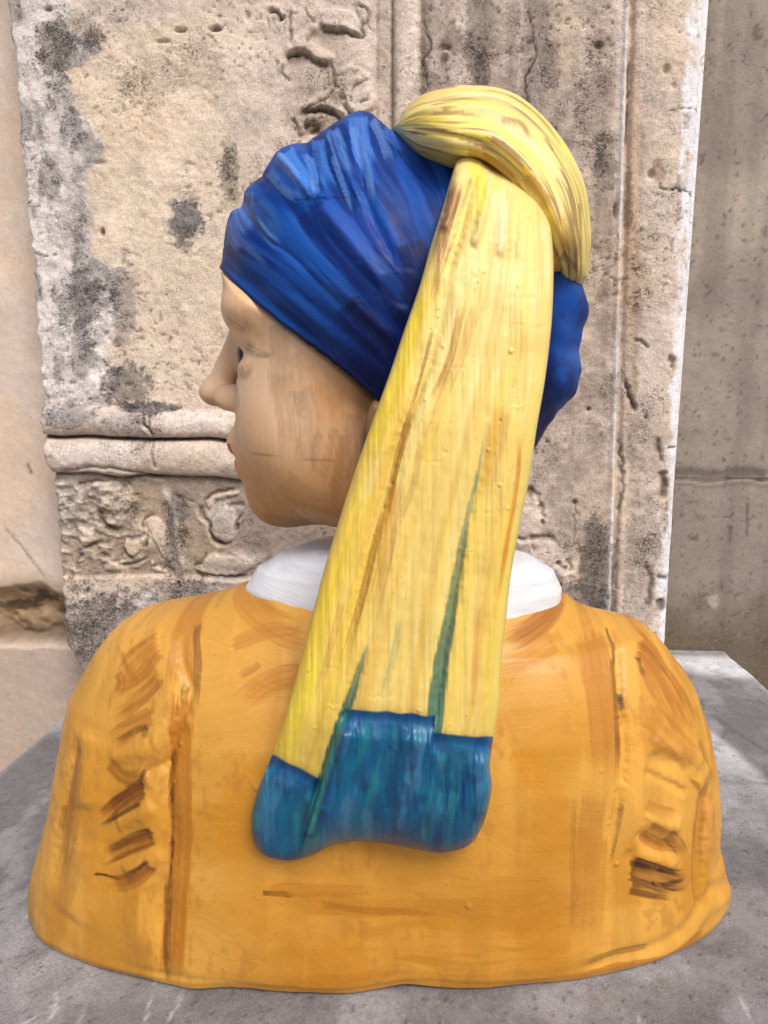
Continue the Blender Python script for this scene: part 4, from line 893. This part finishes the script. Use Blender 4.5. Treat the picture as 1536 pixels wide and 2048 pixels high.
for i, (p, w_, cc_, s_) in enumerate([([(565, 298), (600, 350), (618, 400)], 20, LB, .85), ([(548, 305), (580, 340), (605, 375)], 12, LP, .5), ([(612, 300), (626, 340), (632, 390)], 10, LP, .5), ([(530, 335), (560, 370), (600, 400)], 12, (90, 124, 190), .6),
        ([(492, 375), (498, 420), (530, 470), (555, 495)], 10, LP, .6), ([(505, 400), (530, 440), (558, 490)], 22, (60, 92, 150), .6), ([(470, 400), (480, 440), (500, 465)], 16, (90, 124, 196), .7), ([(448, 440), (455, 480), (475, 510)], 14, (110, 136, 196), .6),
        ([(455, 425), (470, 470), (510, 510), (540, 540)], 8, (80, 112, 180), .6), ([(632, 268), (640, 320), (665, 380)], 14, LB, .6), ([(660, 250), (680, 310), (700, 360)], 16, (86, 130, 200), .7), ([(712, 225), (720, 280), (740, 330)], 22, (80, 126, 200), .75),
        ([(745, 230), (765, 270), (785, 330)], 10, (110, 150, 210), .45), ([(700, 240), (735, 340), (745, 420)], 10, (110, 150, 210), .4), ([(660, 300), (690, 380), (706, 430)], 6, LP, .5), ([(764, 250), (810, 280), (850, 310)], 14, (60, 104, 190), .6),
        ([(640, 400), (700, 470), (750, 540)], 26, (44, 84, 170), .6), ([(700, 420), (790, 500), (830, 560)], 24, (34, 70, 160), .6), ([(800, 300), (840, 350), (880, 400)], 26, (30, 76, 170), .6), ([(690, 520), (760, 600), (810, 640)], 10, (30, 70, 140), .3),
        ([(520, 560), (620, 640), (720, 740)], 12, (24, 62, 120), .5), ([(470, 520), (520, 560), (580, 610)], 16, (34, 74, 140), .5), ([(640, 560), (720, 640), (790, 720)], 8, (50, 90, 140), .35)]):
    skb(p, w_, cc_, s_, 720+i, dry=.55, freq=1.4)
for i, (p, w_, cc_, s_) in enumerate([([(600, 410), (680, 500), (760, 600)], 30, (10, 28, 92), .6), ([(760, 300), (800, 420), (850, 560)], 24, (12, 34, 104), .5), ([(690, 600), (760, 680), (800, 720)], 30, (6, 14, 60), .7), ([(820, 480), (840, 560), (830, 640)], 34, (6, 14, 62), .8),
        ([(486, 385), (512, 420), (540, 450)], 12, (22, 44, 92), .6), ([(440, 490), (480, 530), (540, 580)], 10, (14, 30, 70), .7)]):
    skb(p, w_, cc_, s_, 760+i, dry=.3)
rc_ = mix(np.zeros(col.shape)+lin((16, 68, 148)), (8, 46, 114), ss(.4, .7, fbm(u/20, v/30, 0, 3, 771)))
rc_ = mix(rc_, (70, 112, 190), ss(1100, 1150, u)*ss(680, 720, v)*ss(760, 720, v)*.5)
col = col*(1-rightside[..., None])+rc_*rightside[..., None]
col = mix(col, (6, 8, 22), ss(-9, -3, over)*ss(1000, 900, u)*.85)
sgn_ = np.exp(-(np.abs(v-394+(u-640)*.04+(noise(u/6, v/6, 0, 5)-.5)*7)/1.3)**2)*ss(572, 590, u)*ss(730, 700, u); col = mix(col, (6, 14, 46), sgn_*.8)
flow = np.stack([np.radians(fa)*.45, fr_/FPX*.45, 0*u], -1)
keep = (over < 30)
Fb = gridfaces(NP, NA, True)
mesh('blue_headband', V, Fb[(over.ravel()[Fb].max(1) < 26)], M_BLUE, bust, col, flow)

# --- yellow crown: a crescent roll of cloth over the back of the head
cl_ = curve([(786, 256), (840, 254), (908, 258), (985, 268), (1052, 322), (1100, 395), (1126, 470), (1138, 525), (1144, 582)], 30)
rad_ = np.array([8, 60, 84, 88, 82, 73, 54, 40, 30.])
tk = np.linspace(0, 1, 9); n_c = len(cl_); tc_ = np.linspace(0, 1, n_c)
rp = np.interp(tc_, tk, rad_); kk = np.hanning(25); kk /= kk.sum(); rp = np.convolve(np.pad(rp, 12, mode='edge'), kk, 'valid'); rp[0] = 1.
rp *= np.clip(np.minimum(tc_, 1-tc_)/.06, .02, 1)**.5
NT, NQ = 330, 200
tq = np.linspace(0, 1, NT); cp = np.stack([np.interp(tq, tc_, cl_[:, i]) for i in (0, 1)], -1); rpx = np.interp(tq, tc_, rp)
tan = np.gradient(cp, axis=0); tan /= np.linalg.norm(tan, axis=1, keepdims=True); nor = np.stack([tan[:, 1], -tan[:, 0]], -1)
q = np.linspace(0, 2*np.pi, NQ, endpoint=False)[None]
# sa_: in-plane, outward positive; sb_: toward the viewer side of the head
inpl = np.cos(q); dep = np.sin(q)
pxy = cp[:, None]+nor[:, None]*(rpx[:, None]*np.where(inpl < 0, inpl*1.28, inpl))[..., None]
ydep = .134*np.sin(np.clip(np.minimum(tq/.26, (1.0-tq)/.34), 0, 1)*np.pi/2)**.6
Yq = .012-ydep[:, None]*np.sign(dep)*np.abs(dep)**.85+.0*inpl
V = at(pxy[..., 0], pxy[..., 1], Yq)
# fit the inner half over the skull on the near side
inner = ss(.2, -1, inpl+0*Yq)
u, v = pxy[..., 0], pxy[..., 1]
pr = q+0*Yq; tw = tq[:, None]+0*pr
fld = np.zeros(pr.shape)
for kq, am in ((.9, .0035), (1.25, .0045), (1.7, .004), (2.1, .005), (2.5, .003), (.45, .003)):
    cen = kq+.12*np.sin(tw*5+kq*3)
    fld -= am*np.exp(-((pr-cen)/.07)**2)*ss(.03, .25, tw)*ss(1.02, .7, tw)
fld += .004*np.sin(pr*7+np.sin(tw*4)*1.2)*ss(0, .2, tw)*ss(1, .8, tw)*.6
fld += (fbm(pr*3, tw*5, 0, 3, 801)-.5)*.004+(fbm(pr*14, tw*7, 0, 3, 803)-.5)*.0015
N = normals(V, True); mid = V-np.array([at(985, 300, 0)[0], 0, at(985, 300, 0)[2]])
if (N[NT//2, 0]*np.array([.6, 0, .6])).sum() < 0: N = -N
V = V+N*(fld*.62)[..., None]
col = np.zeros(V.shape[:2]+(3,))+lin((240, 220, 128))
s1 = fbm(pr*13+np.sin(tw*3), tw*4, 0, 4, 811); s2 = fbm(pr*22, tw*5, 4, 3, 812); s3 = fbm(pr*9, tw*3, 8, 3, 813)
col = mix(col, (246, 224, 84), ss(.48, .62, s1)*.65); col = mix(col, (214, 184, 120), ss(.5, .66, s3)*.6); col = mix(col, (250, 240, 178), ss(.52, .68, s2)*.6)
low_ = ss(1.9, 2.8, pr)*ss(3.6, 3.2, pr); col = mix(col, (186, 146, 44), low_*.8*ss(.03, .15, tw))
br = ss(.60, .68, fbm(pr*16+4, tw*4.5, 9, 3, 815)); col = mix(col, (150, 108, 66), br*.75)
for p, w_, cc_, s_ in [([(812, 262), (880, 265), (960, 285), (1020, 320)], 7, (140, 96, 60), .75), ([(820, 240), (890, 222), (960, 228), (1000, 240)], 3, (150, 110, 66), .7), ([(1000, 236), (1040, 250), (1060, 280)], 4, (160, 116, 70), .7),
                       ([(1090, 262), (1115, 320), (1135, 380), (1140, 420)], 4, (150, 110, 66), .6), ([(1040, 330), (1080, 380), (1108, 440), (1112, 470)], 5, (240, 190, 30), .8), ([(1128, 430), (1130, 480), (1128, 520)], 5, (236, 184, 24), .8),
                       ([(1120, 510), (1145, 530), (1150, 550)], 8, (150, 112, 66), .7), ([(1162, 400), (1164, 470), (1158, 530)], 4, (160, 122, 70), .7), ([(800, 225), (850, 195), (930, 180)], 10, (228, 198, 110), .6),
                       ([(810, 248), (840, 235), (900, 238)], 8, (244, 216, 50), .7), ([(930, 300), (1000, 330), (1050, 380)], 12, (176, 134, 40), .6), ([(1050, 350), (1085, 390), (1100, 430)], 12, (190, 146, 66), .8)]:
    stroke(col, None, u, v, p, w_, cc_, s_, int(p[0][0]), dry=.35)
col = mix(col, (240, 236, 170), ss(.955, .985, tw)*.8); col = mix(col, (236, 228, 160), ss(.05, .02, tw)*.6)
col = col*.9
flow = np.stack([pr*.05, tw*.5, 0*pr], -1)
cw = mesh('yellow_crown', V, gridfaces(NT, NQ, True), M_YEL, bust, col, flow)
# filler mound in the crook between roll, tail and headband
NT2, NQ2 = 120, 160
al2, ph2 = np.meshgrid(np.linspace(0, 2*np.pi, NQ2, endpoint=False), np.linspace(.01, np.pi-.01, NT2))
cm_ = at(1020, 430, -.07)
lx, lz = np.sin(ph2)*np.cos(al2)*.060, np.sin(ph2)*np.sin(al2)*.036
rot = rad(-38); V = np.stack([cm_[0]+lx*math.cos(rot)-lz*math.sin(rot), -.062-np.cos(ph2)*.050, cm_[2]+lx*math.sin(rot)+lz*math.cos(rot)], -1)
V[..., 1] += (fbm(V[..., 0]*60, V[..., 1]*60, V[..., 2]*60, 3, 821)-.5)*.012
cc = np.zeros(V.shape[:2]+(3,))+lin((222, 196, 96)); cc = mix(cc, (170, 128, 30), ss(.4, .6, fbm(V[..., 0]*70, V[..., 1]*70, V[..., 2]*70, 3, 822))*.85)
mesh('knot', V, gridfaces(NT2, NQ2, True), M_YEL, bust, cc, np.stack([V[..., 0], V[..., 2], 0*al2], -1))

# --- hanging tail of the scarf, yellow with a blue hem
Le = curve([(905, 345), (884, 420), (862, 490), (838, 575), (805, 670), (780, 745), (742, 850), (702, 965), (675, 1050), (648, 1140), (622, 1240), (598, 1330), (570, 1430), (545, 1508), (520, 1570), (504, 1625), (503, 1660)], 20)
Re = curve([(1098, 422), (1106, 500), (1107, 560), (1103, 650), (1090, 760), (1073, 860), (1060, 950), (1040, 1050), (1022, 1150), (1012, 1240), (1003, 1330), (998, 1410), (986, 1480), (980, 1530), (984, 1570), (978, 1610), (968, 1645)], 20)
T0 = curve([(905, 345), (915, 322), (935, 313), (958, 320), (985, 340), (1015, 352), (1048, 368), (1078, 392), (1098, 422)], 20)
B0 = curve([(503, 1660), (512, 1692), (535, 1714), (580, 1721), (625, 1710), (665, 1690), (715, 1682), (780, 1688), (830, 1698), (880, 1706), (925, 1697), (950, 1678), (968, 1645)], 20)
NT, NF = 580, 440
tv = np.linspace(0, 1, NT)
def rs(pts, n):
    d_ = np.r_[0, np.cumsum(np.hypot(*np.diff(pts, axis=0).T))]; t_ = np.linspace(0, d_[-1], n); return np.stack([np.interp(t_, d_, pts[:, 0]), np.interp(t_, d_, pts[:, 1])], -1)
LL, RR = rs(Le, NT), rs(Re, NT)
qa = np.linspace(0, 2*np.pi, NF, endpoint=False); wq = np.where(np.sin(qa) > 0, 1, .3); cum = np.r_[0, np.cumsum(wq)][:-1]/wq.sum()*2*np.pi
qa = np.interp(np.linspace(0, 2*np.pi, NF, endpoint=False), cum, qa)
sq = (.5-.5*np.sign(np.cos(qa))*np.abs(np.cos(qa))**.8)
TT, BB = rs(T0, 400), rs(B0, 400); s4 = np.linspace(0, 1, 400)
Ts = np.stack([np.interp(sq, s4, TT[:, i]) for i in (0, 1)], -1)-((1-sq)[:, None]*TT[0]+sq[:, None]*TT[-1])
Bs = np.stack([np.interp(sq, s4, BB[:, i]) for i in (0, 1)], -1)-((1-sq)[:, None]*BB[0]+sq[:, None]*BB[-1])
tb = tv[:, None, None]
pp = (1-sq)[None, :, None]*LL[:, None]+sq[None, :, None]*RR[:, None]+Ts[None]*np.clip(1-tb/.25, 0, 1)**1.5+Bs[None]*np.clip((tb-.80)/.20, 0, 1)**1.6
u, v = pp[..., 0], pp[..., 1]
Y0 = np.interp(tv, [0, .05, .15, .35, .6, .85, 1], [-.095, -.118, -.140, -.158, -.160, -.150, -.138]); kk = np.hanning(61); kk /= kk.sum(); Y0 = np.convolve(np.pad(Y0, 30, mode='edge'), kk, 'valid')
TF = np.interp(tv, [0, .06, .3, .6, .86, 1], [.020, .026, .024, .026, .034, .034])
cap = np.clip((1-tv)/.07, 0, 1)**.5*np.clip((tv+.002)/.05, 0, 1)**.5; cap = np.sin(np.clip(cap, 0, 1)*np.pi/2)
dpt = np.sign(np.sin(qa))*np.abs(np.sin(qa))**.42
Yt = Y0[:, None]-dpt[None]*(TF*cap)[:, None]
front = ss(-.05, .25, np.sin(qa))[None]+0*Yt
# folds of the front face (positive = toward the viewer)
g = lambda p, w_, k_, wob=1.5, s=0: groove(u, v, p, w_, k_, wob, s)
C1 = [(975, 840), (955, 950), (930, 1060), (905, 1200), (882, 1330), (866, 1470)]
C2 = [(735, 1290), (712, 1360), (692, 1420), (668, 1490), (645, 1570), (618, 1660)]
fo = g(C1, 9, -.002)+g(C1[2:], 11, -.003)+g(C2, 9, -.005)
fo += g([(955, 330), (935, 400), (915, 480), (890, 560)], 10, -.006)+g([(985, 345), (965, 430), (945, 500)], 9, .005)+g([(925, 325), (905, 400), (885, 470)], 10, .005)
fo += g([(1035, 380), (1030, 450), (1025, 540)], 10, -.003)+g([(1015, 365), (1005, 440), (1000, 520)], 12, .003)
fo += g([(900, 560), (870, 700), (820, 830), (770, 980), (735, 1130), (690, 1300)], 9, -.0025)+g([(870, 560), (835, 700), (790, 830), (740, 960)], 16, .002)
fo += g([(940, 520), (880, 720), (850, 820), (800, 1000), (760, 1200)], 26, .002)+g([(1060, 560), (1040, 800), (1000, 1000), (975, 1200)], 26, .002)
# step where the left fold lies behind the main one, below the split
dl, sl, arl = poly(u, v, curve(C2)); sgl = np.where(sl > 0, 1, -1)
left_of = ss(0, 9, -sl) if (poly(np.array([600.]), np.array([1600.]), C2)[1][0] < 0) else ss(0, 9, sl)
fo -= left_of*ss(1400, 1600, v)*.014
dr_, sr_, _ = poly(u, v, curve(C1)); 
# blue hem: edge heights of its three panels
lft = left_of > .5; rgt = (u > np.interp(v, [c_0[1] for c_0 in C1], [c_0[0] for c_0 in C1])) & (v > 1300)
hem_v = np.where(lft, 1510+(u-545)*.50, np.where(rgt, 1466+(u-868)*.06, 1416+(u-690)*.09))+(noise(u/25, 0*v, 0, 903)-.5)*5
hemd = v-hem_v
fo += .0035*ss(30, 60, hemd)-.003*np.exp(-((hemd-14)/16)**2)
fo += ss(20, 60, hemd)*(.004*np.sin(u/24+v/140)+(fbm(u/16, v/120, 0, 3, 904)-.5)*.006)
fo += (fbm(u/12, v/260, 0, 3, 905)-.5)*.002+(fbm(u/60, v/60, 0, 3, 906)-.5)*.002
for a0, b0, r0, k0 in [(1022, 702, 5, .002), (784, 968, 4, -.002), (886, 692, 4, .0016), (1000, 842, 4, -.0016), (976, 900, 4, .0016), (890, 905, 4, -.0012), (1000, 970, 4, .0015), (880, 432, 8, .004), (872, 440, 6, .004), (640, 1620, 9, .005), (850, 800, 3, .0015)]:
    fo += .55*k0*np.exp(-(((u-a0)/r0)**2+((v-b0)/r0)**2)**2)
for i in range(20):
    r_ = np.random.RandomState(40+i); a0, b0 = r_.uniform(.15, .9), r_.uniform(500, 1440); x0_ = np.interp(b0, LL[:, 1], LL[:, 0])*(1-a0)+np.interp(b0, RR[:, 1], RR[:, 0])*a0; ln_ = r_.uniform(10, 38)
    fo += groove(u, v, [(x0_-ln_, b0), (x0_, b0+r_.uniform(-3, 3)), (x0_+ln_, b0+r_.uniform(-3, 3))], 2.0, r_.choice([-.0003, .00035]), 5, i)
Yt = Yt-fo*front*np.clip(cap, 0, 1)[:, None]
V = at(u, v, Yt)
Vp = at(u, v, np.interp(v, [320, 1720], [-.14, -.17])); 
# colour of the yellow cloth
df = (u-np.interp(v, LL[:, 1], LL[:, 0]))/(np.interp(v, RR[:, 1], RR[:, 0])-np.interp(v, LL[:, 1], LL[:, 0]))
col = np.zeros(V.shape[:2]+(3,))+lin((242, 212, 118))
sA = fbm(df*11, v/700, 0, 4, 911); sB = fbm(df*20, v/600, 3, 4, 912); sC = fbm(df*8, v/400, 6, 3, 913); sD = fbm(df*45, v/500, 8, 3, 914)
col = mix(col, (226, 180, 72), ss(.40, .68, sA)*ss(500, 950, v)*.6); col = mix(col, (244, 226, 150), ss(.42, .70, sB)*.5); col = mix(col, (246, 212, 78), ss(.5, .62, sC)*.5)
col = mix(col, (240, 222, 156), ss(900, 450, v)*.5); col = mix(col, (206, 168, 96), ss(.55, .8, sD)*.25)
col = mix(col, (250, 216, 62), np.exp(-((df-.06)/.09)**2)*ss(450, 650, v)*ss(.3, .6, fbm(df*4, v/160, 0, 2, 915)+.15)*.75)
col = mix(col, (240, 222, 120), np.exp(-((df-.99)/.05)**2)*ss(600, 900, v)*.6)
BW = (166, 112, 56); OR = (206, 138, 44); TL = (44, 116, 112)
for i, (p, w_, cc_, s_) in enumerate([([(918, 352), (900, 420), (880, 490), (855, 570)], 15, (158, 112, 70), .95), ([(945, 350), (930, 400), (920, 430)], 4, (150, 108, 56), .7), ([(930, 320), (955, 345), (962, 400), (930, 470)], 14, (244, 220, 60), .7),
        ([(905, 470), (880, 540), (860, 620)], 8, BW, .5), ([(925, 600), (905, 700), (880, 770), (850, 830)], 9, BW, .7), ([(960, 590), (925, 700), (890, 780), (850, 900)], 12, (204, 160, 96), .6), ([(870, 640), (850, 720), (825, 810), (805, 880)], 4, (150, 98, 40), .7),
        ([(830, 800), (800, 900), (780, 990), (760, 1090)], 8, (158, 98, 28), .8), ([(775, 1000), (745, 1110), (715, 1230), (685, 1330)], 9, (176, 112, 30), .7), ([(800, 940), (780, 1040), (770, 1120), (740, 1260)], 16, OR, .5),
        ([(842, 860), (830, 960), (790, 1060), (770, 1160)], 8, BW, .4), ([(1040, 860), (1035, 960), (1015, 1080), (990, 1240)], 5, (214, 130, 40), .8), ([(1050, 640), (1045, 740), (1040, 850)], 10, (228, 186, 100), .5), ([(1010, 800), (990, 900), (970, 1010)], 18, OR, .4),
        ([(1058, 1000), (1045, 1060), (1035, 1130)], 5, (196, 196, 60), .7), ([(800, 1230), (785, 1320), (760, 1400)], 7, (150, 160, 110), .5), ([(640, 1300), (600, 1420), (570, 1500)], 12, (246, 222, 70), .6), ([(750, 960), (700, 1100), (660, 1230)], 14, (236, 196, 60), .5),
        ([(900, 900), (880, 1010), (850, 1130), (840, 1300)], 22, (232, 196, 110), .5), ([(690, 1180), (660, 1300), (630, 1400)], 8, (214, 160, 60), .5), ([(955, 1200), (950, 1320), (945, 1440)], 7, (220, 160, 90), .6), ([(900, 420), (880, 470), (870, 520)], 5, (120, 82, 44), .6),
        ([(1085, 430), (1095, 500), (1095, 600)], 10, (238, 232, 170), .6), ([(990, 370), (1000, 430), (995, 520)], 16, (240, 236, 190), .6), ([(850, 580), (800, 740), (760, 860)], 12, (246, 220, 50), .6)]):
    stroke(col, None, u, v, p, w_, cc_, s_, 900+i, dry=.4, taper=(.15, .3))
# teal runs in the creases, widening to the hem
for Cq, w0, w1, va, vb2 in ((C1, 1.5, 17, 840, 1480), (C2, 1.5, 11, 1260, 1440)):
    dq, sq_, aq = poly(u, v, curve(Cq)); wd = w0+(w1-w0)*ss(va, vb2, v)
    mq = ss(wd+2, wd-2, dq+(noise(u/3, v/40, 0, 920)-.5)*5)*ss(va, va+60, v)
    col = mix(col, TL, mq*(.45+.5*ss(va, vb2, v))*.95)
    col = mix(col, (120, 150, 90), mq*ss(.5, .7, fbm(u/3, v/90, 0, 2, 921))*.45)
# hem colour
hc = np.zeros(col.shape)+lin((10, 92, 128)); t1 = fbm(df*12, v/220, 0, 4, 931); t2 = fbm(df*20, v/180, 4, 3, 932); t3 = fbm(u/40, v/40, 4, 3, 933)
hc = mix(hc, (8, 72, 122), ss(.45, .6, t1)*.55); hc = mix(hc, (34, 118, 128), ss(.5, .64, t2)*.6); hc = mix(hc, (70, 122, 158), ss(.54, .72, fbm(df*22, v/110, 9, 3, 934))*.45); hc = mix(hc, (8, 46, 96), ss(.52, .66, t3)*.45)
hc = mix(hc, (6, 62, 126), ss(46, 8, hemd)*.6)
dq, sq_, aq = poly(u, v, curve(C2)); hc = mix(hc, (56, 128, 120), ss(11, 6, dq)*ss(.3, .6, fbm(u/3, v/80, 0, 2, 935)+.1)*.75)
hc = mix(hc, (4, 30, 60), np.exp(-((dq-14)/4)**2)*ss(1460, 1560, v)*.35)
col = col*.88; mh = ss(-2.2, 2.2, hemd)[..., None]; col = col2 = col*(1-mh)+hc*mh
flow = np.stack([df*.16+.004*noise(u/60, v/60), v/FPX*.45, 0*u], -1)
Ft = gridfaces(NT, NF, True); hm = (hemd.ravel()[Ft].mean(1) > 0)
tl = mesh('scarf_tail', V, Ft[~hm], M_YEL, bust, col, flow)
mesh('blue_hem', V, Ft[hm], M_HEM, tl, col2, flow)
